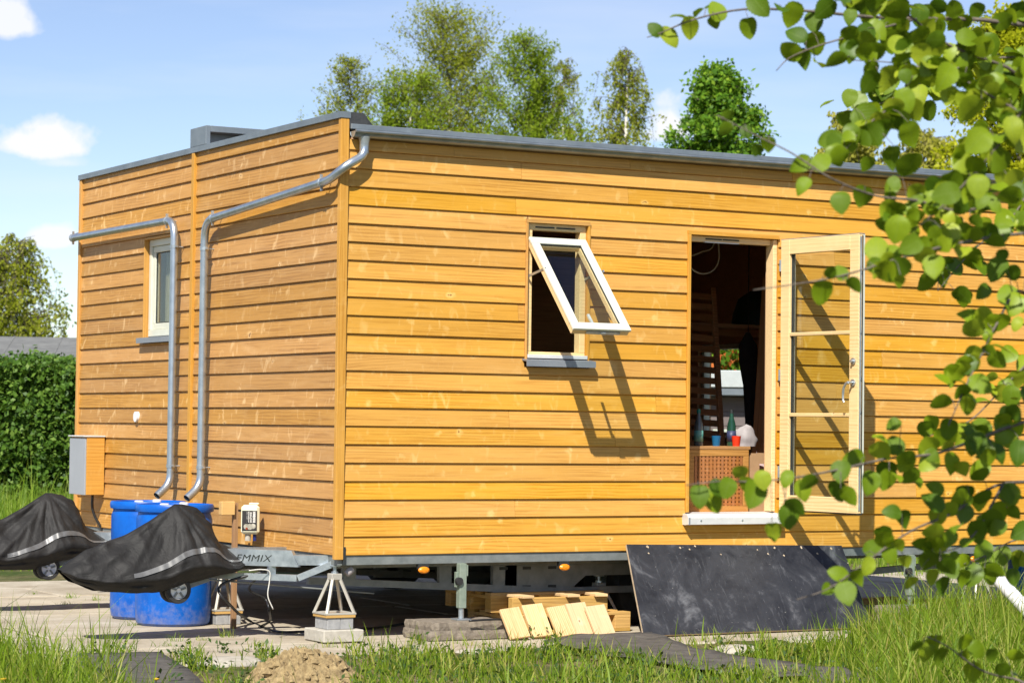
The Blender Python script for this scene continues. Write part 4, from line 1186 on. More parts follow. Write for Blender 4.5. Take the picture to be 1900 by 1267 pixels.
for x, nm in ((5.9, 'axle stand at the far end of the trailer'),):
    block_stack(x, .15, nm, False, .531)

# slabs under the steady legs
def slab(x, y, z, w, d, h, label, seed):
    vs = []; m = MB()
    rs = random.Random(seed)
    n = 9; ring = []
    for i in range(4 * n):
        s_, t = divmod(i, n); f = t / n
        cx, cy = [(-1 + 2 * f, -1), (1, -1 + 2 * f), (1 - 2 * f, 1), (-1, 1 - 2 * f)][s_]
        ring.append((cx * w / 2 + rs.uniform(-.012, .012), cy * d / 2 + rs.uniform(-.012, .012)))
    vs = [(a * .985, b * .985, 0) for a, b in ring] + [(a, b, h * .5 + rs.uniform(-.008, .008)) for a, b in ring] + [(a * .98, b * .98, h - rs.uniform(0, .004)) for a, b in ring]
    k = 4 * n
    fs = [(i, (i + 1) % k, (i + 1) % k + k, i + k) for i in range(k)] + [(i + k, (i + 1) % k + k, (i + 1) % k + 2 * k, i + 2 * k) for i in range(k)]
    fs += [tuple(range(k - 1, -1, -1)), tuple(range(2 * k, 3 * k))]
    o = m.add(vs, fs).build('stone_slab', 'stone_slab', None, (x, y, z))
    return tag(o, label, 'slab')
slab(.98, .02, 0, .66, .42, .066, 'rough brown stone slab on the ground, lower of two under the steady leg by the pallet', 1)
slab(.99, .03, .064, .64, .40, .06, 'rough brown stone slab, upper of two under the steady leg by the pallet', 2)
slab(5.06, -.02, 0, .78, .44, .066, 'rough brown stone slab on the ground, lower of two beside the grass', 3)
slab(5.07, -.01, .064, .74, .42, .06, 'rough brown stone slab, upper of two beside the grass', 4)

# pallets
def pallet(x, y, z, w, d, rot, label, h=.144):
    p_ = thing('pallet', label, 'pallet', (x, y, z), (0, 0, rot))
    for j in range(3):
        yy = (j - 1) * (d / 2 - .05)
        MB().box((-w / 2, yy - .05, 0), (w / 2, yy + .05, .022), .002).build('runner', 'pallet_wood', p_)
        for i in range(3):
            xx = (i - 1) * (w / 2 - .07)
            MB().box((xx - .07, yy - .05, .0222), (xx + .07, yy + .05, .100), .003).build('spacer_block', 'pallet_wood', p_)
    for i in range(3):
        xx = (i - 1) * (w / 2 - .07); MB().box((xx - .07, -d / 2, .1002), (xx + .07, d / 2, .1222), .002).build('cross_board', 'pallet_wood', p_)
    for j in range(5):
        yy = -d / 2 + .05 + j * (d - .1) / 4; MB().box((-w / 2, yy - .05, .1224), (w / 2, yy + .05, h), .002).build('deck_board', 'pallet_wood', p_)
    return p_
pallet(1.98, .42, 0.0, .95, .80, R(2), 'wooden pallet on the ground, lower of two under the trailer')
pallet(1.90, .66, .145, .95, .80, R(-3), 'wooden pallet lying on another pallet under the trailer')
# timber beam lying on the pallets' front edge
o = MB().box((-.40, -.035, -.06), (.40, .035, .06), .003).build('timber_beam', 'pallet_wood', None, (1.83, -.055, .235), (0, 0, R(-2)))
tag(o, 'squared yellow timber beam lying on its edge at the front of the pallets', 'beam')
o.location = (1.86, .075, .145 + .0602)
for i, x in enumerate((1.55, 1.95, 2.2)):
    q = MB().box((-.05, -.11, 0), (.05, .11, .02), .002).build('timber_offcut', 'offcut_wood', None, (x, .22, .3815), (0, 0, R(4 - 6 * i))); q.location = (x, .10, .2655)
    tag(q, 'short flat offcut lying across the timber beam', 'offcut', 'offcuts lying on the beam')
# offcuts leaning
lean = [(944, 1136, 980, 1185, 'offcut_wood'), (986, 1130, 1022, 1182, 'offcut_wood'), (1030, 1135, 1062, 1181, 'offcut_wood'), (1066, 1130, 1102, 1179, 'offcut_wood'), (1102, 1131, 1140, 1179, 'offcut_wood')]
for i, (u0, v0, u1, v1, mt_) in enumerate(lean):
    a = px(u0 + 17, v1, Z=.004); w = [.165, .172, .16, .172, .172][i]
    ln = .24 + .02 * (i % 2)
    o = MB().box((0, -w / 2, -.011), (ln, w / 2, .011), .002).build('offcut_board', mt_, None)
    tilt = R(58); tw = R([-11, -8, -10, -7, -9][i])
    top = Vector((math.sin(tw) * ln * .6, math.cos(tilt) * ln, math.sin(tilt) * ln))
    X_ = top.normalized(); Yv = Vector((1, 0, 0)); Zv = X_.cross(Yv).normalized(); Yv = Zv.cross(X_)
    o.matrix_world = Matrix(((X_.x, Yv.x, Zv.x, a[0] + .02), (X_.y, Yv.y, Zv.y, a[1]), (X_.z, Yv.z, Zv.z, .010), (0, 0, 0, 1)))
    tag(o, ['weathered short board leaning on the beam, nearest the stone slabs', 'pale short board with dark knots leaning on the beam', 'narrow yellow short board leaning in the middle of the row', 'palest short board leaning on the beam', 'reddish brown short board leaning, nearest the black board'][i], 'board', None)
# black film-faced board leaning
A = Vector((2.245, -.50, .012)); B_ = Vector((4.36, -.46, .012)); C_ = Vector((2.37, -.052, .652)); D_ = Vector((4.36, -.055, .618))
nrm = (B_ - A).cross(C_ - A).normalized(); nrm = nrm if nrm.y < 0 else -nrm
xax = (B_ - A).normalized(); ori = A
def loc2(pt): 
    return pt - ori
m = MB()
t_ = nrm * -.018
m.add([loc2(A), loc2(B_), loc2(D_), loc2(C_)] + [loc2(A) + t_, loc2(B_) + t_, loc2(D_) + t_, loc2(C_) + t_], [(0, 1, 2, 3), (7, 6, 5, 4)])
bb = thing('black_board', 'big worn black film faced board leaning below the open door', 'board', ori)
m.build('faces', 'filmed_plywood', bb)
e_ = MB(); e_.add([loc2(p_) for p_ in (A, B_, D_, C_)] + [loc2(p_) + t_ for p_ in (A, B_, D_, C_)], [(0, 4, 5, 1), (1, 5, 6, 2), (2, 6, 7, 3), (3, 7, 4, 0)])
e_.build('edges', 'ply_edge', bb)
ch_ = MB(); rr = random.Random(4)
for i in range(16):
    f = rr.random(); g = rr.choice([.985, .97, .9, .8]) - rr.random() * .03
    pt = loc2(A).lerp(loc2(B_), f).lerp(loc2(C_).lerp(loc2(D_), f), g)
    s_ = rr.uniform(.006, .014); up = (C_ - A).normalized()
    MB().add([pt + nrm * .0015 - xax * s_, pt + nrm * .0015 + xax * s_ * .6 - up * s_, pt + nrm * .0015 + xax * s_, pt + nrm * .0015 + up * s_ * 1.1], [(0, 1, 2, 3)]).build('chip', 'ply_edge', bb)

# felt mats on the ground
def mat_on_ground(pix, label, seed, zlift=.012):
    import bmesh
    P_ = [px(u, v, Z=0.01) for u, v in pix]
    c = sum(P_) / len(P_)
    bm = bmesh.new()
    vs_ = [bm.verts.new((p_[0] - c[0], p_[1] - c[1], 0)) for p_ in P_]
    f = bm.faces.new(vs_); 
    bmesh.ops.triangulate(bm, faces=[f]); bmesh.ops.subdivide_edges(bm, edges=bm.edges[:], cuts=7, use_grid_fill=True)
    for v in bm.verts:
        v.co.z = zlift + .014 * mnoise.noise((v.co.x * 4 + seed, v.co.y * 4, seed)) + .006 * mnoise.noise((v.co.x * 13, v.co.y * 13, seed))
    bmesh.ops.recalc_face_normals(bm, faces=bm.faces)
    me = bpy.data.meshes.new('felt_mat'); bm.to_mesh(me); bm.free()
    me.polygons.foreach_set('use_smooth', [True] * len(me.polygons))
    o = link('felt_mat', me, 'felt_mat', None, (c[0], c[1], .012)); s_ = o.modifiers.new('thickness', 'SOLIDIFY'); s_.thickness = .006
    return tag(o, label, 'mat')
mat_on_ground([(1010, 1194), (1060, 1185), (1205, 1177), (1270, 1202), (1360, 1222), (1500, 1239), (1530, 1262), (1400, 1262), (1250, 1240), (1130, 1222)], 'dark felt mat lying on the grass below the black board', 2, .02)
mat_on_ground([(1500, 1243), (1560, 1243), (1650, 1275), (1500, 1285)], 'strip of dark felt lying in the grass beside a larger mat', 5, .025)
mat_on_ground([(140, 1216), (297, 1213), (350, 1246), (400, 1290), (120, 1290)], 'dark felt mat lying by the grass in front of the coupling covers', 8, .016)

# pile of earth
def mound():
    c = px(566, 1268, Z=0); nu, nr = 110, 50; vs = []; fs = []
    for j in range(nr + 1):
        f = j / nr
        for i in range(nu):
            a = 2 * math.pi * i / nu; r = .36 * f
            x, y = r * math.cos(a) * 1.05, r * math.sin(a)
            z = .205 * (1 - f ** 1.9)
            s_ = min(1, (1 - f) * 5) if f > .8 else 1
            z += s_ * (.05 * mnoise.noise((x * 7, y * 7, 1)) + .05 * abs(mnoise.noise((x * 17, y * 17, 4))) + .035 * mnoise.noise((x * 40, y * 40, 9)) - .02)
            vs.append((x, y, z))
    for j in range(nr):
        for i in range(nu): fs.append((j * nu + i, (j + 1) * nu + i, (j + 1) * nu + (i + 1) % nu, j * nu + (i + 1) % nu))
    m = MB(); m.add(vs, fs)
    # clods
    rr = random.Random(8)
    o = m.build('earth_mound', 'soil_mound', None, (c[0], c[1], -.005)); tag(o, 'small pile of crumbly yellow brown earth in the grass', 'mound')
    cl_ = MB()
    for i in range(260):
        a = rr.uniform(0, 6.28); r = .36 * math.sqrt(rr.random()) * 1.08; x, y = r * math.cos(a), r * math.sin(a)
        z = .2 * max(0, 1 - (r / .36) ** 1.9); s_ = rr.choice([.008, .012, .016, .022, .034]) * rr.uniform(.7, 1.2)
        pts = [(x + s_ * rr.uniform(.6, 1.2) * dx, y + s_ * rr.uniform(.6, 1.2) * dy, z + s_ * rr.uniform(.5, 1.1) * dz) for dx, dy, dz in ((1, 0, 0), (0, 1, 0), (-1, 0, 0), (0, -1, 0), (0, 0, 1), (0, 0, -1))]
        cl_.add(pts, [(0, 1, 4), (1, 2, 4), (2, 3, 4), (3, 0, 4), (1, 0, 5), (2, 1, 5), (3, 2, 5), (0, 3, 5)])
    k = cl_.build('clods', 'soil_mound', o); k['kind'] = 'stuff'
mound()
# flat pale stones
def stone(u, v, w, d, h, label, seed):
    c = px(u, v, Z=0); nu, nv = 18, 6; vs = []; fs = []
    for j in range(nv + 1):
        t = j / nv; rr = math.sqrt(1 - t ** 3)
        for i in range(nu):
            a = 2 * math.pi * i / nu; k = 1 + .22 * mnoise.noise((math.cos(a) * 1.5, math.sin(a) * 1.5, seed))
            vs.append((w / 2 * rr * k * math.cos(a), d / 2 * rr * k * math.sin(a), h * t - .01))
    for j in range(nv):
        for i in range(nu): fs.append((j * nu + i, j * nu + (i + 1) % nu, (j + 1) * nu + (i + 1) % nu, (j + 1) * nu + i))
    o = MB().add(vs, fs).build('flat_stone', 'pale_stone', None, (c[0], c[1], 0.0), smooth=50); tag(o, label, 'stone')
stone(1368, 1208, .36, .30, .06, 'flat pale stone in the grass beside the dark felt mat', 1)
stone(430, 1229, .44, .40, .05, 'flat pale stone in the grass left of the earth pile', 2)
stone(1510, 1188, .5, .34, .045, 'broad pale stone under the grass in front of the black board', 3)
stone(905, 1208, .5, .30, .035, 'pale stone at the paving edge in front of the stone slabs', 4)
stone(350, 1232, .16, .12, .03, 'small pale stone near the felt mat and the earth pile', 5)

# stake with canister
SX, SY = -.215, 1.30
stk = thing('wooden_stake', 'rough wooden stake with a short block nailed to its top beside the blue drum', 'stake', (SX, SY, 0))
post('upright', (-.018, -.018, 0), (.018, .018, .93), 'old_wood', stk)
MB().box((-.125, -.045, .84), (-.0185, .018, .94), .004).build('block', 'pallet_wood', stk)
can = thing('canister', 'cream plastic canister with black label hanging on the wooden stake', 'canister', (SX + .03, SY - .05, .70), (0, 0, R(-27)))
cm_ = mottled('cream_plastic', (.72, .70, .50), (.78, .76, .57), 5, .4)
MB().box((.0, -.05, .0), (.135, .05, .215), .018).build('body', cm_, can)
MB().box((.055, -.03, .2151), (.13, .03, .232), .007).build('grip', cm_, can)
lab = MB().box((.008, -.0525, .025), (.118, -.0505, .175)).build('paper_label', mottled('label_black', (.012, .012, .013), (.03, .026, .025), 8, .5), can)
MB().tube([(.05, 0, -.05), (.05, 0, 0)], .022, 14).build('neck', 'concrete_pale', can)
MB().tube([(.10, 0, -.05), (.10, 0, 0)], .014, 14).build('tap', mottled('tap_blue', (.005, .015, .10), (.01, .02, .14), 5, .4), can)
pic = MB()
for cx, cz, r_ in ((.04, .057, .02), (.066, .056, .022), (.09, .06, .02)): pic.lathe([(0, 0), (r_, 0)], 14, (cx, -.0532, cz), 'y')
pic.build('label_picture', mottled('label_cream', (.62, .58, .46), (.72, .7, .6), 40, .6), lab)
MB().lathe([(0, 0), (.009, 0)], 10, (.043, -.0538, .042), 'y').build('label_spot', mottled('label_red', (.5, .08, .03), (.55, .12, .05), 5, .6), lab)
# rows of small unreadable print turned on their side
rr = random.Random(12)
pr = MB()
for x0, x1, gap in ((.086, .108, .001), (.066, .080, .0015), (.052, .063, .002), (.044, .046, .001)):
    z = .088
    while z < .165:
        s_ = rr.uniform(.004, .008)
        pr.add([(x0 + rr.uniform(0, .003), -.0532, z), (x1 - rr.uniform(0, .004), -.0532, z + rr.uniform(-.001, .001)), (x1 - rr.uniform(0, .003), -.0532, z + s_), (x0 + rr.uniform(0, .004), -.0532, z + s_)], [(0, 1, 2, 3)])
        z += s_ + gap + .0012
pr.build('label_print', mottled('label_white', (.68, .66, .6), (.74, .72, .66), 30, .6), lab)

# loose cables
def cable(pts, r, mat, label, n=6):
    o = MB().tube(catmull(pts, n), r, 8).build('cable', mat, None, smooth=True); return tag(o, label, 'cable')
g = lambda u, v, z: tuple(px(u, v, Z=z))
cable([(-.23, .42, .50), tuple(px(410, 1085, Y=.55)), tuple(px(430, 1125, Y=.6)), g(465, 1152, .012), g(510, 1170, .012), g(565, 1171, .012), g(700, 1164, .012), g(780, 1152, .012), (.75, .38, .012)], .010, 'cable_black', 'black hose looping from the drawbar down to the paving')
cable([(-.15, .75, .50), tuple(px(462, 1090, Y=.9)), tuple(px(492, 1110, Y=.9)), tuple(px(500, 1135, Y=.9)), g(500, 1152, .012), (-.05, 1.2, .012)], .009, 'cable_black', 'black cable arching to the paving behind the black hose')
o = cable([tuple(px(462, 1058, Y=.34)), tuple(px(485, 1056, Y=.34)), tuple(px(500, 1060, Y=.34)), tuple(px(500, 1078, Y=.34)), tuple(px(497, 1105, Y=.34)), tuple(px(507, 1130, Y=.34))], .0042, 'cable_white', 'white cable end hanging from the drawbar')
cable([(.95, -.22, .135), (1.1, -.23, .14), (1.25, -.2, .13), (1.38, -.16, .06), (1.55, -.12, .014), (1.8, .06, .012)], .008, 'cable_black', 'dark hose running over the stone slabs to the pallets')
# cable junction under the corner
o = MB().lathe([(0, -.035), (.022, -.03), (.028, 0), (.022, .03), (0, .035)], 14, (0, 0, 0), 'z').build('cable_plug', 'cloth_light', None, (.14, .07, .485), (0, R(50), 0), smooth=50); tag(o, 'small grey cable plug hanging under the house corner', 'plug')

# timber behind the second steady leg
for i, (u, v, w, y) in enumerate(((1690, 1112, .30, .9), (1735, 1113, .28, .95), (1665, 1120, .28, .8), (1720, 1121, .34, .85), (1765, 1122, .3, .82), (1690, 1129, .36, .7), (1740, 1130, .34, .72))):
    c = px(u, v, Y=y)
    zz = (.05 + .035 * (2 - [0, 0, 1, 1, 1, 2, 2][i]))
    o = MB().box((-w / 2, -.06, 0), (w / 2, .06, .033), .003).build('scrap_timber', 'pallet_wood', None, (c[0], .85 + .02 * (i % 2), [.0675, .0675, .0338, .0338, .0338, 0, 0][i]), (0, 0, R([3, -5, 6, -2, 4, 1, -3][i])))
    tag(o, 'short scrap of timber in the low pile behind the far steady leg', 'timber', 'scrap timber behind the steady leg')
o = MB().box((-.6, -.05, -.03), (.6, .05, .03), .003).build('long_timber', 'pallet_wood', None, (5.6, 1.6, .515 - .03 + .02), (0, R(-1), 0)); o.location = (5.6, 1.6, .03); tag(o, 'long orange timber lying on the ground under the far end of the trailer', 'timber')
# white plastic pipe lying in the grass on the right
e0 = px(1832, 1062, Y=-.35); 
wp0 = Vector(at(1842, 1064, 18.6)); wp1 = Vector(at(1960, 1190, 17.4))
wd = (wp1 - wp0).normalized()
k_ = (wp0.z + .0) / max(1e-3, -wd.z) if wd.z < 0 else 1
end = wp0 + wd * k_
pipe_ = thing('white_pipe', 'thick white plastic pipe leaning in the tall grass at the far end', 'pipe', end)
v0 = wp0 - end
MB().tube([v0, v0 * .08], .052, 20).build('tube', 'plaster_white', pipe_, smooth=40)
MB().tube([v0 * .42, v0 * .40], .058, 20).build('dark_ring', 'dark_gasket', pipe_, smooth=40)
st_ = v0.normalized()
MB().tube([v0 + st_ * .005, v0 + st_ * .02, v0 + st_ * .08], [.052, .042, .03], 16).build('spout', 'plaster_white', pipe_, smooth=40)
MB().tube([v0 * .55, Vector((v0.x * .55, v0.y * .55, -end.z + .0))], .012, 8).build('prop', 'galv_dull', pipe_)

# ================================================================== BACKGROUND
def gpos(u, depth):
    p_ = at(u, 700, depth); return np.array([p_[0], p_[1], 0.0])
# shed beyond the hedge
def garden_shed(u0, u1, depth, vt, vb, label):
    a, b = gpos(u0, depth), gpos(u1, depth + 1.5)
    ln = np.linalg.norm(b - a); ang = math.atan2(b[1] - a[1], b[0] - a[0])
    zt = at(u0, vt, depth)[2]; zb2 = at(u0, vb, depth)[2]
    s_ = thing('garden_shed', label, 'shed', (a[0], a[1], -.03), (0, 0, ang))
    MB().box((.25, .3, 0), (ln - .25, 4.3, zb2), 0).build('wall', 'grey_boards', s_)
    rm = mottled('roof_felt', (.11, .11, .105), (.20, .20, .185), 3, .9, 0, .4)
    m = MB(); m.extr([(0, 0, zb2 - .06), (0, 0, zb2 + .02), (0, 4.6, zt + .55), (0, 4.6, zt + .45)], (ln, 0, 0)); ro = m.build('roof', rm, s_)
    MB().box((0, -.03, zb2 - .10), (ln, -.001, zb2 + .03)).build('fascia', 'grey_boards', ro)
    for i in range(1, int(ln)): MB().obox((i, -.0, zb2 + .022), (i, 4.6, zt + .552), .04, .012).build('roof_seam', rm, ro)
garden_shed(-700, 420, 47, 648, 660, 'long low shed with grey felt roof beyond the hedge')

def leaves_mesh(pts, size, nrm_bias=(0, 0, .4), jitter=.45, aspect=.62, rg=rng, droop=None):
    """one rhombus leaf per point, folded along the middle"""
    n = len(pts); pts = np.asarray(pts)
    d = rg.normal(size=(n, 3)); 
    if droop is not None: d = d * .6 + np.array([0, 0, -droop])
    d /= np.linalg.norm(d, axis=1)[:, None]
    b = rg.normal(size=(n, 3)) + np.array(nrm_bias); s = np.cross(d, b); s /= np.linalg.norm(s, axis=1)[:, None]
    nn = np.cross(s, d)
    L_ = size * (1 + jitter * rg.uniform(-1, 1, n))[:, None]; W_ = L_ * aspect / 2
    v0 = pts; v1 = pts + d * L_ * .5 + s * W_ + nn * L_ * .06; v2 = pts + d * L_; v3 = pts + d * L_ * .5 - s * W_ + nn * L_ * .06
    V = np.stack([v0, v1, v2, v3], 1).reshape(-1, 3)
    Q = np.arange(n * 4).reshape(n, 4)
    return V, Q

def build_hedge(a, b, depth_w, h, n, label, mat, size):
    a = np.array(a); b = np.array(b); d = b - a; ln = np.linalg.norm(d[:2]); d = d / ln; s = np.array([-d[1], d[0], 0])
    hg = thing('hedge', label, 'hedge', (a[0], a[1], -.03), group=None)
    t = rng.uniform(0, ln, n); z = rng.uniform(0.02, 1, n) ** .9 * h
    side = rng.uniform(0, 1, n)
    # mostly on the camera side and top
    off = np.where(side < .8, -depth_w / 2 * (1 + .16 * rng.normal(size=n)), rng.uniform(-.5, .5, n) * depth_w)
    z = np.where(side > .8, h * (1 + .03 * rng.normal(size=n)), z)
    # clumps
    cl_ = np.array([mnoise.noise((x * 2.2, zz * 2.2, 0)) for x, zz in zip(t, z)])
    cl2 = np.array([mnoise.noise((x * 6, zz * 6, 7)) for x, zz in zip(t, z)])
    off = off - .16 * cl_ - .10 * cl2
    z = z + np.where(side > .8, .10 * cl2 + .08 * cl_, 0)
    P_ = d[None] * t[:, None] + s[None] * off[:, None]; P_[:, 2] = z
    V, Q = leaves_mesh(P_, size, (-.7, -1.0, 1.0))
    link('foliage', np_mesh('foliage', V, Q), mat, hg, kind='stuff')
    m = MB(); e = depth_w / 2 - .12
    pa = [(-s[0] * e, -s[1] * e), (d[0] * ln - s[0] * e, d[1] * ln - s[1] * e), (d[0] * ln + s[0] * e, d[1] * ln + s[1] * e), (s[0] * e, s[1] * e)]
    m.extr([(x, y, 0) for x, y in pa], (0, 0, h - .15)); m.build('dark_core', mottled('hedge_inner', (.010, .016, .005), (.025, .034, .010), 12, 1), hg)  # solid dark block filling the hedge behind its leaves
    st_ = MB()
    for x in np.arange(.5, ln, 1.4): st_.tube([tuple(d * x - s * .1), tuple(d * x - s * .1 + np.array([0, 0, h * .6]))], .03, 6)
    st_.build('stem', 'bark_dark', hg)
MT['hedge_leaf'] = leafy('hedge_leaf', (.035, .085, .010), (.095, .19, .020), (.18, .28, .045), trans=.3, rough=.5, spec=.25)
MT['grass'] = leafy('grass', (.095, .175, .008), (.235, .350, .018), (.48, .43, .12), trans=.45, rough=.5, spec=.3)
MT['grass_far'] = leafy('grass_far', (.10, .19, .012), (.24, .36, .025), (.33, .38, .08), trans=.35, rough=.5, spec=.3)
MT['weed'] = leafy('weed', (.03, .07, .012), (.07, .13, .03), None, trans=.3)
MT['birch_leaf'] = leafy('birch_leaf', (.20, .24, .012), (.32, .36, .025), (.42, .40, .09), trans=.5, spec=.08)
MT['birch_green'] = leafy('birch_green', (.15, .23, .010), (.25, .35, .018), (.33, .38, .05), trans=.5, spec=.08)
MT['willow_leaf'] = leafy('willow_leaf', (.28, .28, .03), (.42, .40, .06), (.52, .48, .12), trans=.5, spec=.08)
MT['dense_leaf'] = leafy('dense_leaf', (.05, .13, .010), (.14, .28, .018), (.25, .38, .03), trans=.4, spec=.15)
MT['bright_leaf'] = leafy('bright_leaf', (.26, .29, .008), (.46, .48, .012), (.55, .55, .03), trans=.5, spec=.1)
MT['alder_leaf'] = leafy('alder_leaf', (.055, .115, .003), (.22, .31, .006), (.35, .41, .025), trans=.30, island=False, rough=.5, spec=.22)
MT['alder_far'] = leafy('alder_far', (.055, .115, .003), (.22, .31, .006), (.35, .41, .025), trans=.30)

ha, hb_ = gpos(-620, 37.0), gpos(520, 38.5)
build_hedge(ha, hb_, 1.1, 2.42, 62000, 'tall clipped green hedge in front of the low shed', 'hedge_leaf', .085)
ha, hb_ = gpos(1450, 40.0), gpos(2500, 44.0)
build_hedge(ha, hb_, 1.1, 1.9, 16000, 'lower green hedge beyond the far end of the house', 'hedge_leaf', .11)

def tree(label, u, depth, vtop, halfw_px, style, mat, nleaf, lsize, bark='bark_dark', seed=1, crown_lo=.18, cat='tree', group='trees beyond the house', trunk_r=.14, fork=0):
    rg = np.random.default_rng(seed); rr = random.Random(seed)
    base = gpos(u, depth); H = at(u, vtop, depth)[2]; Wd = halfw_px * depth / F_PX
    nm = {'birch': 'birch_tree', 'weep': 'birch_tree', 'dense': 'broadleaf_tree', 'willow': 'willow_tree', 'bright': 'broadleaf_tree'}[style]
    t = thing(nm, label, cat, (base[0], base[1], -.03), group=group)
    tr = MB(); tw = MB()
    lean = (rr.uniform(-.02, .02), rr.uniform(-.02, .02))
    axis = lambda f: Vector((lean[0] * H * f + .14 * math.sin(f * 6 + seed), lean[1] * H * f + .14 * math.cos(f * 5 + seed), H * f))
    path = [axis(i / 14 * .93) for i in range(15)]; tr.tube(path, [trunk_r * (1 - i / 14) ** .9 + .008 for i in range(15)], 8)
    vr = (300 if u > 1150 else 245) if u > 300 else 620
    f_roof = min(.92, max(.3, at(u, vr, depth)[2] / H))
    ex = {'birch': .55, 'weep': .42, 'dense': .95, 'willow': .45, 'bright': .5}[style]
    nb = {'birch': 190, 'weep': 120, 'dense': 170, 'willow': 130, 'bright': 150}[style]
    segs = []
    for i in range(nb):
        f = crown_lo + (1 - crown_lo) * ((i + rr.random()) / nb) ** .55 * .99
        prof = min(1.15, ((1 - f) / (1 - f_roof)) ** ex) * min(1, .35 + (f - crown_lo) * 4)
        a = rr.uniform(0, 2 * math.pi); ln = Wd * prof * rr.uniform(.35, 1.15)
        rise = {'birch': rr.uniform(.7, 1.5), 'weep': rr.uniform(.2, .7), 'dense': rr.uniform(.1, .5), 'willow': rr.uniform(.2, .8), 'bright': rr.uniform(.1, .5)}[style]
        up = ln * rise
        e = axis(f) + Vector((math.cos(a) * ln, math.sin(a) * ln, 0)); o = axis(max(.05, f - up / H)); 
        mid = o.lerp(e, .5) + Vector((0, 0, ln * (.12 if style != 'birch' else -.05)))
        tw.tube([o, mid, e], [trunk_r * .26 * (1 - f) + .012, trunk_r * .14 * (1 - f) + .008, .003], 4, False)
        for k in range(9):
            s_ = rr.uniform(.2, 1.0); q = o.lerp(mid, s_ * 2) if s_ < .5 else mid.lerp(e, s_ * 2 - 1)
            tl = Wd * rr.uniform(.08, .26); a2 = a + rr.uniform(-1.7, 1.7)
            dz = {'birch': rr.uniform(.2, 1.6), 'weep': rr.uniform(-3.5, -.5), 'dense': rr.uniform(-.3, .6), 'willow': rr.uniform(-3, -.4), 'bright': rr.uniform(-.3, .6)}[style]
            w = q + Vector((math.cos(a2) * tl, math.sin(a2) * tl, tl * dz))
            if w.z > H: w.z = H - rr.random() * .15
            if rr.random() < .8: tw.tube([q, q.lerp(w, .6) + Vector((0, 0, tl * .1)), w], [.009, .006, .003], 3, False)
            segs.append((np.array(q), np.array(w), s_, f))
    tr.build('trunk', bark, t, smooth=True); tw.build('branches', 'bark_dark', t, smooth=True)
    per = nleaf / len(segs); out = []
    sp0 = {'birch': .045, 'weep': .03, 'dense': .06, 'willow': .035, 'bright': .055}[style] * Wd
    for q, w, s_, f in segs:
        dens = rr.uniform(.3, 1.7)
        if style in ('birch', 'weep'): dens *= (1.2 - .4 * s_) * (1.3 if f < f_roof else 1.3 - .8 * (f - f_roof) / (1 - f_roof))
        k = max(2, int(per * dens)); tt = rg.uniform(.1, 1.1, k)[:, None]
        out.append(q[None] * (1 - tt) + w[None] * tt + rg.normal(size=(k, 3)) * sp0)
    P_ = np.concatenate(out)
    V, Q = leaves_mesh(P_, lsize, (-1.0, -1.3, 1.2), rg=rg, droop={'weep': .6, 'willow': .9}.get(style))
    link('crown', np_mesh('crown', V, Q), mat, t)
    return t
B = 'birch_bark'
tree('tallest airy birch with pale upright stem behind the roof', 832, 96, 8, 190, 'birch', 'birch_leaf', 62000, .095, B, 3, .12, trunk_r=.26)
tree('greener birch close beside the tallest birch', 965, 92, 62, 125, 'birch', 'birch_green', 46000, .095, B, 4, .10, trunk_r=.16)
tree('airy birch on the outer side of the tallest birch, beside the house corner', 645, 94, 100, 90, 'birch', 'birch_leaf', 20000, .095, B, 5, .10, trunk_r=.12)
tree('small green birch below the tallest birch', 735, 90, 130, 130, 'birch', 'birch_green', 32000, .10, B, 15, .10, trunk_r=.12)
tree('thin drooping birch between the greener birch and the white stemmed birch', 1040, 97, 95, 60, 'weep', 'birch_leaf', 11000, .10, B, 6, .10, trunk_r=.13)
tree('weeping birch with bare white stem standing apart', 1160, 90, 76, 90, 'weep', 'birch_leaf', 17000, .105, B, 7, .12, trunk_r=.30)
tree('dense dark green cone shaped tree behind the gutter', 1342, 62, 118, 125, 'dense', 'dense_leaf', 30000, .125, 'bark_dark', 8, .10)
tree('yellow green willow behind the dense dark tree', 1570, 84, 190, 85, 'willow', 'willow_leaf', 17000, .15, 'bark_dark', 9, .12)
tree('yellow green willow beside the bright yellow tree', 1700, 86, 225, 95, 'willow', 'willow_leaf', 17000, .15, 'bark_dark', 10, .12)
tree('bright yellow green tree beyond the far end of the roof', 1890, 55, 20, 165, 'bright', 'bright_leaf', 42000, .115, 'bark_dark', 12, .15, trunk_r=.18)
tree('grey green birch rising beyond the shed roof', 30, 78, 425, 125, 'weep', 'birch_leaf', 17000, .11, B, 13, .12, trunk_r=.2)
tree('dark birch far to the side beyond the shed', -190, 82, 400, 120, 'weep', 'birch_green', 10000, .15, B, 14, .12)
tree('broad willow far beyond the far end of the house', 2130, 80, 240, 150, 'willow', 'willow_leaf', 9000, .2, 'bark_dark', 16, .12)

# neighbouring shed and flowering shrub seen through the far window
n0 = px(1372, 720, X=6.42)
dirv = np.array([CW[0], CW[1], 0]); dirv /= np.linalg.norm(dirv); sidev = np.array([dirv[1], -dirv[0], 0])
c0 = gpos(1372, 30.0)
ns = thing('board_hut', 'small hut of grey horizontal boards seen through the far window', 'hut', (c0[0], c0[1], -.03), (0, 0, math.atan2(sidev[1], sidev[0])))
MB().box((-2.0, .03, 0), (2.0, 2.4, 1.95)).build('wall', 'grey_boards', ns)
for i in range(11): MB().box((-2.0, -.004 + .004 * (i % 2), i * .177), (2.0, .0285, i * .177 + .172), .004).build('board', 'grey_boards', ns)
MB().box((-2.2, -.25, 1.955), (2.2, 2.6, 2.05), .01).build('roof', 'sill_grey', ns)
MB().box((-2.2, -.27, 2.051), (2.2, 2.6, 2.26), .01).build('roof_edge', 'alu', ns)
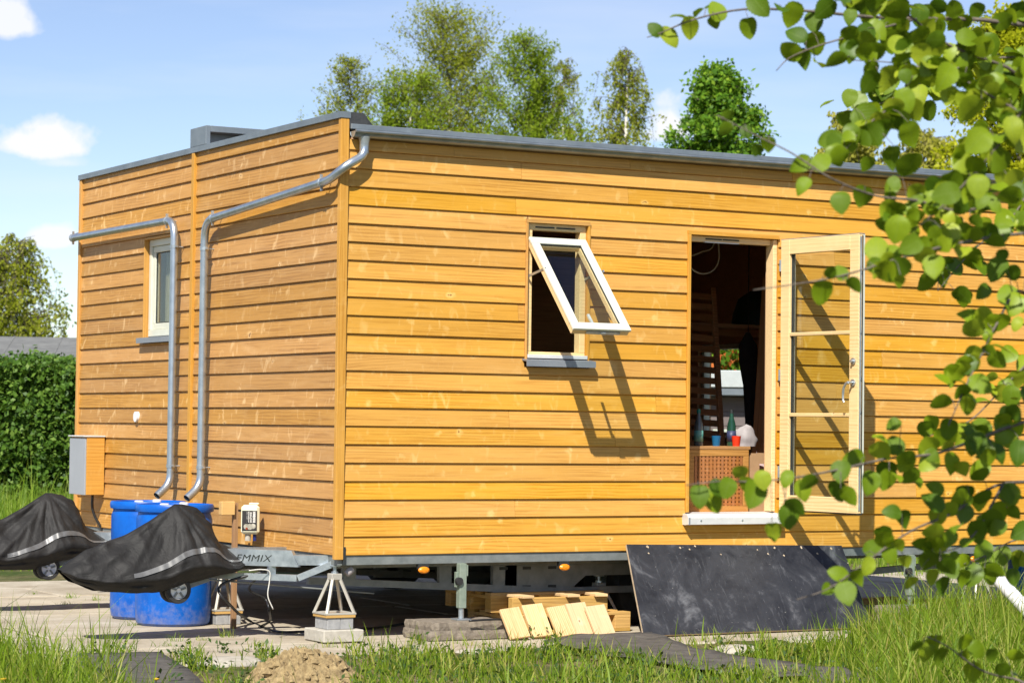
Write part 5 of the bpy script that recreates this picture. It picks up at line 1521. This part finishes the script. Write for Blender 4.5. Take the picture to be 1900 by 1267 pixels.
hw = MB(); ring_xz(hw, -.32, .12, .9, 1.55, .05, -.04, -.006); hwo = hw.build('window', 'white_paint', ns); MB().box((-.27, -.03, .95), (.07, -.026, 1.5)).build('pane', 'glass_dark', hwo)
c1 = gpos(1375, 34.5)
fl = thing('flowering_shrub', 'shrub with orange blossoms seen through the far window above the grey hut', 'shrub', (c1[0], c1[1], -.03))
P_ = rng.normal(size=(9000, 3)) * np.array([.9, .9, .62]) + np.array([0, 0, 2.3]); P_[:, 2] = np.clip(P_[:, 2], .1, 4.0)
V, Q = leaves_mesh(P_, .10); link('crown', np_mesh('crown', V, Q), 'dense_leaf', fl, kind='stuff')
P_ = rng.normal(size=(1500, 3)) * np.array([.95, .95, .62]) + np.array([0, 0, 2.3]) - dirv * .5; P_[:, 2] = np.clip(P_[:, 2], .4, 4.0)
V, Q = leaves_mesh(P_, .11, aspect=1.0); link('blossoms', np_mesh('blossoms', V, Q), leafy('blossom', (.55, .10, .02), (.75, .2, .05), None, .25), fl, kind='stuff')
m = MB()
for i in range(5): m.tube([(0, 0, 0), (.5 * math.cos(i * 1.3), .5 * math.sin(i * 1.3), 1.8)], [.04, .015], 6)
m.build('trunk', 'bark_dark', fl)

# ================================================================== GRASS
def blades(pos, h, w, lean, rg, curve=.5):
    """curved blades: 3 segments each"""
    n = len(pos); a = rg.uniform(0, 2 * np.pi, n); ld = np.stack([np.cos(a), np.sin(a), np.zeros(n)], 1)
    fa = rg.uniform(0, 2 * np.pi, n); sd = np.stack([np.cos(fa), np.sin(fa), np.zeros(n)], 1)
    V = []; 
    for f, wf in ((0, 1.0), (.38, .85), (.72, .55), (1.0, 0.0)):
        bend = ld * (lean * h * f ** (1 + curve))[:, None]
        c = pos + bend; c = c.copy(); c[:, 2] += h * f * (1 - .25 * lean * f)
        if wf > 0: V += [c - sd * (w * wf / 2)[:, None], c + sd * (w * wf / 2)[:, None]]
        else: V.append(c)
    V = np.stack(V, 1)                                     # n,7,3
    o = (np.arange(n) * 7)[:, None]
    Q = np.concatenate([o + np.array([[0, 1, 3, 2]]), o + np.array([[2, 3, 5, 4]])], 0)
    T = o + np.array([[4, 5, 6]])
    return V.reshape(-1, 3), Q, T
def merge(parts):
    Vs, Qs, Ts = [], [], []; k = 0
    for V, Q, T in parts: Vs.append(V); Qs.append(Q + k); Ts.append(T + k); k += len(V)
    return np.concatenate(Vs), np.concatenate(Qs), np.concatenate(Ts)
def inpoly(x, y, poly):
    r = np.zeros(len(x), bool); n = len(poly)
    for i in range(n):
        x0, y0 = poly[i]; x1, y1 = poly[(i + 1) % n]
        c = ((y0 > y) != (y1 > y)) & (x < (x1 - x0) * (y - y0) / (y1 - y0 + 1e-12) + x0); r ^= c
    return r
def G(*uv): return [tuple(px(u, v, Z=0)[:2]) for u, v in uv]
rg = np.random.default_rng(21)
NX = 150000
X = rg.uniform(-6.5, 9.0, NX); Y = rg.uniform(-6.6, -.2, NX)
D = np.stack([X, Y, np.zeros(NX)], 1) - CAM; zz = D @ CW; U_ = 950 + F_PX * (D @ CR) / zz; V_ = 633.5 - F_PX * (D @ CU) / zz
patch = np.array([mnoise.noise((x * 1.6, y * 1.6, 5)) for x, y in zip(X, Y)])
patch2 = np.array([mnoise.noise((x * 4.5, y * 4.5, 8)) for x, y in zip(X, Y)])
# three stands of grass, outlined on the ground
lim_left = 1150 + np.clip(U_ - 60, 0, 400) * .34
dens = np.zeros(NX); hgt = np.full(NX, .12)
mL = (U_ < 330) & (V_ > lim_left - 22 * patch2 * 2); dens[mL] = .44; hgt[mL] = .22 - .10 * np.clip((U_[mL] - 150) / 200, 0, 1)
mM = (U_ >= 300) & (U_ < 1250) & (V_ > 1222 - 16 * patch2 - 10 * patch); dens[mM] = .36; hgt[mM] = .085
mM2 = (U_ >= 640) & (U_ < 1250) & (V_ > 1212 - 16 * patch2); dens[mM2] = .46; hgt[mM2] = .11
lim_r = np.interp(U_, [1250, 1420, 1560, 1700, 1900, 2400], [1215, 1205, 1180, 1160, 1120, 1100])
mR = (U_ >= 1250) & (V_ > lim_r - 14 * patch2); dens[mR] = .60; hgt[mR] = .11 + .17 * np.clip((U_[mR] - 1450) / 300, 0, 1)
mF = V_ > 1300; dens[mF] = .5
# sparse tufts at the paving edge
mT = (dens == 0) & (V_ > 1172) & (patch2 > .33); dens[mT] = .28; hgt[mT] = .07
dens *= np.clip(.72 + patch * 1.5 + patch2 * .6, .08, 1.4)
mats = [G((1040, 1186), (1205, 1179), (1300, 1208), (1500, 1239), (1520, 1256), (1400, 1258), (1250, 1238), (1100, 1212)), G((1510, 1246), (1560, 1246), (1650, 1275), (1510, 1285)),
        G((200, 1216), (297, 1214), (350, 1247), (400, 1290), (230, 1290)), G((478, 1290), (490, 1240), (530, 1215), (600, 1215), (645, 1240), (660, 1290)),
        G((1340, 1203), (1400, 1196), (1412, 1212), (1350, 1218)), G((385, 1222), (470, 1218), (480, 1236), (400, 1240)), G((1440, 1178), (1580, 1172), (1580, 1196), (1450, 1202))]
keep = np.ones(NX, bool)
for i, pl in enumerate(mats): keep &= ~(inpoly(X, Y, pl) & (rg.uniform(0, 1, NX) > .05))
sel = keep & (rg.uniform(0, 1, NX) < dens) & ~((Y > -.62) & (X > 2.1) & (X < 4.5)) & ~((Y > -.3) & (X > 4.55) & (X < 5.6))
n = sel.sum(); pos = np.stack([X[sel], Y[sel], np.full(n, -.012)], 1)
h = hgt[sel] * rg.lognormal(0, .36, n); lean_ = rg.uniform(.1, .75, n)
parts = [blades(pos, h, rg.uniform(.005, .013, n), lean_, rg)]
# taller single stems
k = rg.choice(n, int(n * .035), False)
parts.append(blades(pos[k], hgt[sel][k] * rg.uniform(1.5, 2.3, len(k)), rg.uniform(.004, .009, len(k)), rg.uniform(.05, .7, len(k)), rg, .9))
V, Q, T = merge(parts)
o = link('grass', np_mesh('grass', V, Q, T), 'grass', kind='stuff'); o['label'] = 'tall bright green grass growing in front of the house'; o['category'] = 'grass'
print('grass blades', n)
# creeping weeds between the grass
kk = rg.choice(n, 2600, False)
wp = []
for c in pos[kk]:
    q = int(rg.integers(8, 22)); wp.append(c[None] + rg.normal(size=(q, 3)) * np.array([.05, .05, .022]) + np.array([0, 0, .045]))
V, Q = leaves_mesh(np.concatenate(wp), .035, (0, 0, 1.4), rg=rg, aspect=.55)
o = link('weeds', np_mesh('weeds', V, Q), 'weed', kind='stuff'); o['label'] = 'low leafy weeds between the grass blades'; o['category'] = 'weeds'
# small yellow flowers
for i, (u, v) in enumerate(((288, 1262), (5, 1262))):
    c = px(u, v, Z=.10)
    f_ = thing('dandelion', 'yellow dandelion flower in the grass by the felt mat', 'flower', (c[0], c[1], -.01), group='dandelions in the grass')
    MB().tube([(0, 0, 0), (.005, 0, .11)], .003, 6).build('stem', 'weed', f_)
    MB().lathe([(0, .108), (.016, .116), (.018, .121), (0, .126)], 12, (.005, 0, 0)).build('blossom', mottled('yellow_petal', (.62, .36, .01), (.75, .48, .02), 40, .7), f_)
# tufts in the paving joints
parts = []; tp = []
for u, v, s_ in ((130, 1108, .05), (180, 1112, .04), (60, 1102, .03), (245, 1160, .05), (325, 1188, .05), (310, 1197, .04), (375, 1186, .03), (420, 1180, .07), (480, 1196, .03), (605, 1198, .05), (560, 1205, .05), (240, 1205, .08), (780, 1190, .06), (1030, 1190, .08), (870, 1195, .05), (1275, 1196, .09), (1340, 1192, .10), (1410, 1186, .08), (120, 1120, .03)):
    c = px(u, v, Z=0); q = int(rg.integers(14, 34)); pp = c[None] + rg.normal(size=(q, 3)) * np.array([.035, .03, 0]); pp[:, 2] = -.01
    parts.append(blades(pp, s_ * rg.uniform(.5, 1.6, q) + .01, rg.uniform(.003, .006, q), rg.uniform(.3, 1.1, q), rg))
V, Q, T = merge(parts); o = link('paving_tufts', np_mesh('paving_tufts', V, Q, T), 'grass', kind='stuff'); o['label'] = 'little grass tufts growing in the paving joints'; o['category'] = 'grass'
# tall meadow in front of the hedge
def meadow(u0, u1, d0, d1, nb, hm):
    u = rg.uniform(u0, u1, nb); d_ = np.sqrt(rg.uniform(d0 ** 2, d1 ** 2, nb)); p_ = CAM + CW * d_[:, None] + CR * ((u - 950) / F_PX * d_)[:, None]; p_[:, 2] = -.03
    hh_ = hm * rg.lognormal(0, .3, nb) * np.clip((d_ - d0) / 5, .25, 1)
    return blades(p_, hh_, rg.uniform(.008, .018, nb), rg.uniform(.05, .55, nb), rg)
V, Q, T = merge([meadow(-400, 260, 25.5, 37, 17000, .46), meadow(1500, 2300, 26, 41, 9000, .40), meadow(300, 1500, 27, 38, 6000, .3)])
o = link('meadow', np_mesh('meadow', V, Q, T), 'grass_far', kind='stuff'); o['label'] = 'tall meadow grass growing before the hedge'; o['category'] = 'grass'

# ================================================================== FOREGROUND TREE
lrng = random.Random(33)
def leaf_mesh(name, k):
    """broad toothed leaf, unit length along +x from the stalk, curved and folded on the midrib"""
    r_ = random.Random(k); n = 18; top = []; bot = []; mid = []
    cv = r_.uniform(.1, .45); fold = r_.uniform(.08, .34); wmx = r_.uniform(.35, .45); pw = r_.uniform(.80, .95); ew = r_.uniform(.52, .75)
    for i in range(n + 1):
        f = i / n; w = wmx * (math.sin(math.pi * f ** pw)) ** ew if 0 < f < 1 else 0
        z = -cv * (f - .3) ** 2 * 1.2 + .02 * math.sin(f * 9 + k)
        tooth = 1 + (.06 if i % 2 else -.05)
        mid.append((f, 0, z)); top.append((f - .02, w * tooth, z + w * fold + .02 * math.sin(f * 14 + k))); bot.append((f - .02, -w * tooth, z + w * fold + .02 * math.cos(f * 12 + k)))
    vs = mid + top[1:n] + bot[1:n]; fs = []
    T_ = lambda i: n + i; B_2 = lambda i: n + (n - 1) + i
    for i in range(n):
        if i == 0: fs += [(0, 1, T_(1)), (1, 0, B_2(1))]
        elif i == n - 1: fs += [(n - 1, n, T_(n - 1)), (n, n - 1, B_2(n - 1))]
        else: fs += [(i, i + 1, T_(i + 1), T_(i)), (i + 1, i, B_2(i), B_2(i + 1))]
    me = bpy.data.meshes.new(name); me.from_pydata(vs, [], fs); me.update(); me.polygons.foreach_set('use_smooth', [True] * len(me.polygons)); me.materials.append(MT['alder_leaf'])
    return me
LM = [leaf_mesh('leaf', k) for k in range(9)]
TD = 6.6
trunk_base = gpos(2500, 9.3)
alder = thing('alder_tree', 'alder with round toothed leaves reaching in front of the house from beside the camera', 'tree', (trunk_base[0], trunk_base[1], -.03))
TBv = Vector((trunk_base[0], trunk_base[1], -.03))
br = MB()
trunk_path = [Vector((0, 0, 0)), Vector((.02, -.03, .8)), Vector((-.02, .02, 1.7)), Vector((.05, .05, 2.6)), Vector((.0, .1, 3.6)), Vector((.05, .12, 4.8))]
br.tube(catmull(trunk_path, 4), [.11 - .004 * i for i in range(21)], 12)
BR = []        # all twig polylines in world space with radii, for leaf attachment
def branch(pix, r0, r1, tip_dir=None):
    """pix runs from the stout end (right) to the tip; depth given per point"""
    pts = [Vector(at(u, v, d * 1.32)) for u, v, d in pix]
    if pix[0][0] > 1890:
        z0 = min(4.6, max(.8, pts[0].z + .25)); root = TBv + Vector((.02, .05, z0))
        pts = [root, root.lerp(pts[0], .5) + Vector((0, 0, .12))] + pts
    c = catmull(pts, 5); n = len(c)
    br.tube([q - TBv for q in c], [r0 + (r1 - r0) * (i / (n - 1)) ** .7 for i in range(n)], 7)
    BR.append(c); return c
mains = [
    [(1960, 178, 6.9), (1870, 126, 6.8), (1760, 84, 6.7), (1690, 32, 6.6), (1620, -20, 6.5), (1500, -70, 6.4)],
    [(1960, 38, 7.2), (1800, 36, 7.1), (1650, 34, 7.0), (1560, 27, 6.9), (1480, 20, 6.8), (1380, 18, 6.7), (1290, 36, 6.6), (1225, 62, 6.6), (1200, 70, 6.6)],
    [(1700, 36, 6.9), (1600, 62, 6.7), (1520, 85, 6.6), (1465, 108, 6.6), (1440, 132, 6.6)],
    [(1960, 215, 6.2), (1860, 190, 6.2), (1790, 150, 6.2), (1680, 120, 6.3), (1580, 112, 6.4)],
    [(1960, 330, 6.2), (1800, 390, 6.0), (1700, 372, 5.9), (1620, 362, 5.9), (1540, 330, 5.8), (1470, 285, 5.8), (1400, 250, 5.8), (1330, 214, 5.8)],
    [(1960, 420, 6.0), (1840, 440, 5.8), (1740, 460, 5.6), (1660, 482, 5.6), (1560, 512, 5.6), (1470, 528, 5.6), (1398, 538, 5.6)],
    [(1960, 760, 6.2), (1850, 800, 6.2), (1740, 840, 6.1), (1650, 850, 6.0), (1560, 870, 5.9), (1480, 885, 5.8), (1400, 893, 5.8), (1330, 893, 5.8), (1272, 900, 5.8)],
    [(1960, 880, 6.6), (1850, 900, 6.4), (1770, 950, 6.2), (1690, 985, 6.0), (1610, 1040, 5.9), (1540, 1090, 5.9), (1478, 1112, 5.9)],
    [(1960, 1262, 6.6), (1880, 1258, 6.6), (1820, 1242, 6.5), (1760, 1200, 6.4), (1720, 1180, 6.4)],
    [(1960, 120, 5.6), (1900, 200, 5.6), (1860, 260, 5.6), (1800, 330, 5.6), (1730, 400, 5.6), (1690, 430, 5.7)],
    [(1960, 560, 6.4), (1890, 540, 6.3), (1850, 600, 6.2), (1820, 660, 6.2), (1790, 720, 6.1), (1760, 790, 6.0)],
    [(1960, 300, 7.4), (1880, 400, 7.3), (1800, 470, 7.2), (1740, 540, 7.2)],
    [(1960, 640, 7.4), (1880, 700, 7.3), (1800, 780, 7.2), (1720, 810, 7.2)],
    [(1860, 900, 6.4), (1800, 1000, 6.3), (1730, 1030, 6.2)],
    [(1960, 90, 8.0), (1840, 110, 8.0), (1740, 140, 8.0), (1640, 190, 8.0), (1570, 210, 8.0)],
    [(1700, 130, 6.3), (1660, 190, 6.2), (1600, 240, 6.1), (1560, 290, 6.0)],
    [(1960, 1010, 7.4), (1890, 1000, 7.4), (1830, 1030, 7.3), (1790, 1045, 7.2)],
]
for i, b_ in enumerate(mains): branch(b_, (.013 if i in (0, 1) else .0085) if b_[0][0] > 1890 else .005, .0016)
br_pts = [(q, i) for i, c in enumerate(BR) for q in c]
BP = np.array([tuple(q) for q, _ in br_pts])
BPX = np.array([prj(q) for q in BP])
NLEAF = [0]
ZUP = Vector((0, 0, 1)); VW = Vector(CW); VR = Vector(CR); VU = Vector(CU)
def put_leaf(u, v, size_px, kind, stalk_to=None, ang=None):
    """leaf centre at pixel (u, v); it hangs at the depth of the nearest twig"""
    d2 = (BPX[:, 0] - u) ** 2 + (BPX[:, 1] - v) ** 2
    j = int(np.argmin(d2)); q = Vector(BP[j]); depth = (np.array(q) - CAM) @ CW + lrng.uniform(-.12, .12)
    c = Vector(at(u, v, depth)); s = size_px * depth / F_PX
    if kind == 'f': nrm = -VW * 1.0 + ZUP * lrng.uniform(.1, .6) + VR * lrng.uniform(-.45, .45)
    elif kind == 'd': nrm = VW * .9 + ZUP * lrng.uniform(.35, .9) + VR * lrng.uniform(-.4, .4)
    else: nrm = ZUP * 1.0 - VW * lrng.uniform(.1, .5) + VR * lrng.uniform(-.5, .5)
    nrm.normalize()
    # blade direction: away from the twig, sagging
    dirv_ = c - q
    dirv_ = dirv_.normalized() if dirv_.length > .01 else -VR
    if ang is not None: dirv_ = VR * math.cos(ang) - VU * math.sin(ang)
    else: dirv_ = dirv_ * .8 - VU * lrng.uniform(.1, .6) + VR * lrng.uniform(-.4, .3)
    x = (dirv_ - nrm * dirv_.dot(nrm)).normalized(); y = nrm.cross(x)
    base = c - x * s * .5
    me = lrng.choice(LM)
    mw = Matrix(((x.x * s, y.x * s, nrm.x * s, base.x), (x.y * s, y.y * s, nrm.y * s, base.y), (x.z * s, y.z * s, nrm.z * s, base.z), (0, 0, 0, 1)))
    o = bpy.data.objects.new('leaf', me); COL.objects.link(o); o.parent = alder
    o.matrix_local = Matrix.Translation(-TBv) @ mw
    if (base - q).length < .35: br.tube([q - TBv, base.lerp(q, .5) - TBv + Vector((0, 0, .01)), base - TBv], .0013, 4, False)
    NLEAF[0] += 1
hand = [  # u, v, size, kind of the leaves that can be picked out
    (1241, 70, 48, 'f'), (1280, 52, 46, 'd'), (1262, 32, 40, 'e'), (1215, 55, 34, 'f'), (1330, 20, 46, 'f'), (1326, 40, 34, 'd'), (1389, 52, 42, 'd'), (1408, 10, 56, 'f'), (1300, 20, 40, 'e'),
    (1470, 28, 52, 'd'), (1477, 65, 46, 'f'), (1466, 95, 50, 'd'), (1490, 108, 44, 'd'), (1512, 80, 52, 'd'), (1510, 42, 44, 'f'), (1550, 112, 46, 'd'), (1520, 118, 34, 'e'), (1585, 5, 52, 'f'), (1450, 15, 40, 'e'),
    (1635, 58, 44, 'f'), (1600, 78, 48, 'd'), (1575, 60, 48, 'd'), (1665, 82, 46, 'f'), (1650, 22, 44, 'd'), (1740, 14, 42, 'd'), (1770, 16, 40, 'd'), (1833, 84, 32, 'd'), (1860, 40, 46, 'd'), (1735, 75, 44, 'd'), (1704, 66, 46, 'd'),
    (1715, 103, 66, 'e'), (1720, 118, 56, 'e'), (1755, 142, 62, 'f'), (1787, 143, 44, 'd'), (1700, 165, 52, 'd'), (1713, 140, 52, 'f'), (1745, 165, 52, 'd'), (1705, 178, 50, 'f'), (1610, 222, 66, 'f'), (1668, 218, 50, 'f'), (1695, 205, 50, 'd'), (1722, 205, 44, 'd'), (1650, 145, 60, 'd'), (1840, 102, 52, 'e'), (1830, 155, 44, 'f'), (1870, 142, 52, 'e'), (1815, 125, 50, 'e'),
    (1540, 260, 52, 'f'), (1575, 265, 46, 'f'), (1620, 250, 50, 'd'), (1690, 250, 54, 'd'), (1655, 290, 52, 'd'), (1555, 290, 44, 'd'), (1490, 345, 40, 'f'), (1486, 305, 46, 'f'), (1525, 300, 46, 'f'), (1600, 365, 46, 'd'), (1560, 375, 46, 'f'), (1690, 305, 60, 'd'),
    (1345, 240, 34, 'd'), (1350, 215, 30, 'd'), (1425, 268, 34, 'd'), (1405, 278, 28, 'd'), (1385, 245, 30, 'f'),
    (1845, 288, 60, 'f'), (1815, 262, 60, 'f'), (1880, 240, 54, 'f'), (1865, 200, 54, 'f'), (1800, 205, 60, 'd'), (1815, 345, 50, 'f'), (1755, 360, 56, 'f'), (1785, 375, 54, 'd'), (1840, 380, 44, 'f'), (1860, 330, 44, 'd'),
    (1525, 542, 52, 'd'), (1585, 528, 36, 'd'), (1540, 505, 32, 'd'), (1560, 505, 36, 'f'), (1626, 460, 56, 'f'), (1650, 470, 50, 'f'), (1665, 425, 56, 'f'), (1690, 455, 50, 'f'), (1730, 500, 44, 'f'), (1785, 547, 42, 'd'), (1750, 512, 44, 'd'), (1620, 495, 30, 'd'), (1725, 470, 40, 'd'), (1808, 605, 48, 'f'), (1850, 500, 50, 'f'), (1870, 545, 50, 'f'), (1880, 505, 40, 'd'), (1835, 650, 30, 'd'), (1795, 750, 44, 'd'), (1838, 700, 28, 'd'), (1848, 425, 24, 'd'), (1850, 448, 34, 'd'), (1860, 475, 30, 'd'),
    (1876, 735, 44, 'f'), (1800, 805, 62, 'f'), (1815, 800, 56, 'f'), (1760, 795, 44, 'd'), (1870, 810, 52, 'f'), (1890, 840, 52, 'f'), (1830, 845, 56, 'e'), (1820, 880, 42, 'd'), (1660, 825, 46, 'f'), (1658, 788, 32, 'f'), (1680, 850, 44, 'd'), (1615, 895, 48, 'f'), (1645, 875, 48, 'd'), (1585, 850, 46, 'f'), (1560, 875, 46, 'f'), (1555, 910, 46, 'd'), (1575, 920, 42, 'd'), (1765, 860, 46, 'f'), (1490, 910, 44, 'f'), (1500, 895, 40, 'd'), (1475, 940, 46, 'd'), (1462, 958, 50, 'f'), (1435, 985, 40, 'd'), (1400, 915, 58, 'f'), (1415, 890, 40, 'f'), (1385, 900, 40, 'd'), (1322, 928, 50, 'f'), (1298, 920, 46, 'f'), (1330, 905, 36, 'f'), (1350, 905, 44, 'f'), (1460, 888, 36, 'f'), (1375, 875, 36, 'd'),
    (1730, 930, 52, 'f'), (1740, 955, 48, 'd'), (1760, 945, 42, 'd'), (1655, 950, 40, 'f'), (1730, 985, 44, 'd'), (1775, 980, 40, 'e'), (1830, 970, 42, 'f'), (1790, 915, 46, 'd'), (1825, 920, 44, 'd'), (1700, 890, 36, 'e'), (1735, 905, 38, 'f'), (1870, 915, 40, 'f'), (1880, 950, 34, 'd'),
    (1570, 1100, 50, 'f'), (1555, 1065, 42, 'f'), (1535, 1093, 30, 'f'), (1610, 1050, 38, 'f'), (1590, 1070, 38, 'd'), (1650, 1030, 40, 'f'), (1640, 1000, 44, 'd'), (1620, 1015, 40, 'f'), (1680, 1040, 30, 'd'), (1710, 1010, 40, 'd'), (1765, 1035, 42, 'e'), (1730, 1070, 34, 'd'), (1750, 1085, 40, 'd'), (1690, 1080, 34, 'd'), (1845, 1060, 40, 'd'), (1880, 1070, 34, 'f'), (1860, 1030, 40, 'f'), (1890, 1040, 36, 'd'),
    (1735, 1190, 36, 'd'), (1745, 1215, 40, 'd'), (1790, 1215, 28, 'd'), (1805, 1245, 46, 'd'), (1860, 1240, 36, 'd'), (1885, 1215, 34, 'd'), (1700, 1200, 30, 'd'),
]
for u, v, s_, k_ in hand: put_leaf(u, v, s_ * 1.0, k_)
# fill: more leaves along the twigs on the right hand side, and on twigs outside the frame
stuffV = []
fill = []
for i, c in enumerate(BR):
    for j in range(2, len(c) - 1):
        u, v = prj(np.array(c[j]))
        for _k in range(3):
            if u > (1570 if v < 300 else 1650) and lrng.random() < ((.72 if v < 430 else .52) if i not in (7, 8, 16) else .15): fill.append((u + lrng.uniform(-50, 50), v + lrng.uniform(-40, 48), lrng.uniform(28, 52), lrng.choice('dfdddef' if v < 330 else 'fddefd')))
lrng.shuffle(fill)
room = 296 - NLEAF[0]
for f_ in fill[:max(0, room)]: put_leaf(*f_)
rest = fill[max(0, room):]
print('alder leaves', NLEAF[0], 'rest', len(rest))
# leaves past the limit and the crown outside the picture: one mass of the same leaves
massV, massF = [], []
def mass_leaf(c, s, nrm, dirv_):
    nrm = nrm.normalized(); x = (dirv_ - nrm * dirv_.dot(nrm)).normalized(); y = nrm.cross(x); base = c - x * s * .5 - TBv
    me = lrng.choice(LM); o_ = len(massV)
    for v in me.vertices: massV.append(tuple(base + (x * v.co.x + y * v.co.y + nrm * v.co.z) * s))
    for p_ in me.polygons: massF.append(tuple(k + o_ for k in p_.vertices))
for u, v, s_, k_ in rest:
    j = int(np.argmin((BPX[:, 0] - u) ** 2 + (BPX[:, 1] - v) ** 2)); dp = (BP[j] - CAM) @ CW
    nn = (-VW + ZUP * lrng.uniform(.1, .6) + VR * lrng.uniform(-.4, .4)) if k_ == 'f' else (VW * .9 + ZUP * lrng.uniform(.35, .9)) if k_ == 'd' else (ZUP - VW * lrng.uniform(.1, .5) + VR * lrng.uniform(-.5, .5))
    mass_leaf(Vector(at(u, v, dp)), s_ * dp / F_PX, nn, -VU + VR * lrng.uniform(-1, 1))
for i in range(26):
    a = lrng.uniform(0, 6.28); z0 = lrng.uniform(1.8, 4.6); o_ = TBv + Vector((0, .05, z0)); ln = lrng.uniform(.7, 1.5)
    dv = Vector((math.cos(a), math.sin(a), lrng.uniform(.1, .7)))
    if dv.dot(-VR) > .25: dv = Vector((-dv.x, -dv.y, dv.z))
    c = catmull([o_, o_ + dv * ln * .5, o_ + dv * ln - Vector((0, 0, .1))], 5); br.tube([q - TBv for q in c], [.014 - .0011 * k for k in range(len(c))], 6)
    for q in c[2:]:
        for k in range(4): mass_leaf(Vector(np.array(q) + rng.normal(size=3) * .10), lrng.uniform(.06, .085), Vector(rng.normal(size=3) + np.array([-.3, -.4, .8])), Vector(rng.normal(size=3)))
br.build('trunk_and_branches', 'bark', alder, smooth=True)
me = bpy.data.meshes.new('leaf_mass'); me.from_pydata(massV, [], massF); me.update(); me.polygons.foreach_set('use_smooth', [True] * len(me.polygons))
link('leaf_mass', me, 'alder_far', alder, kind='stuff')
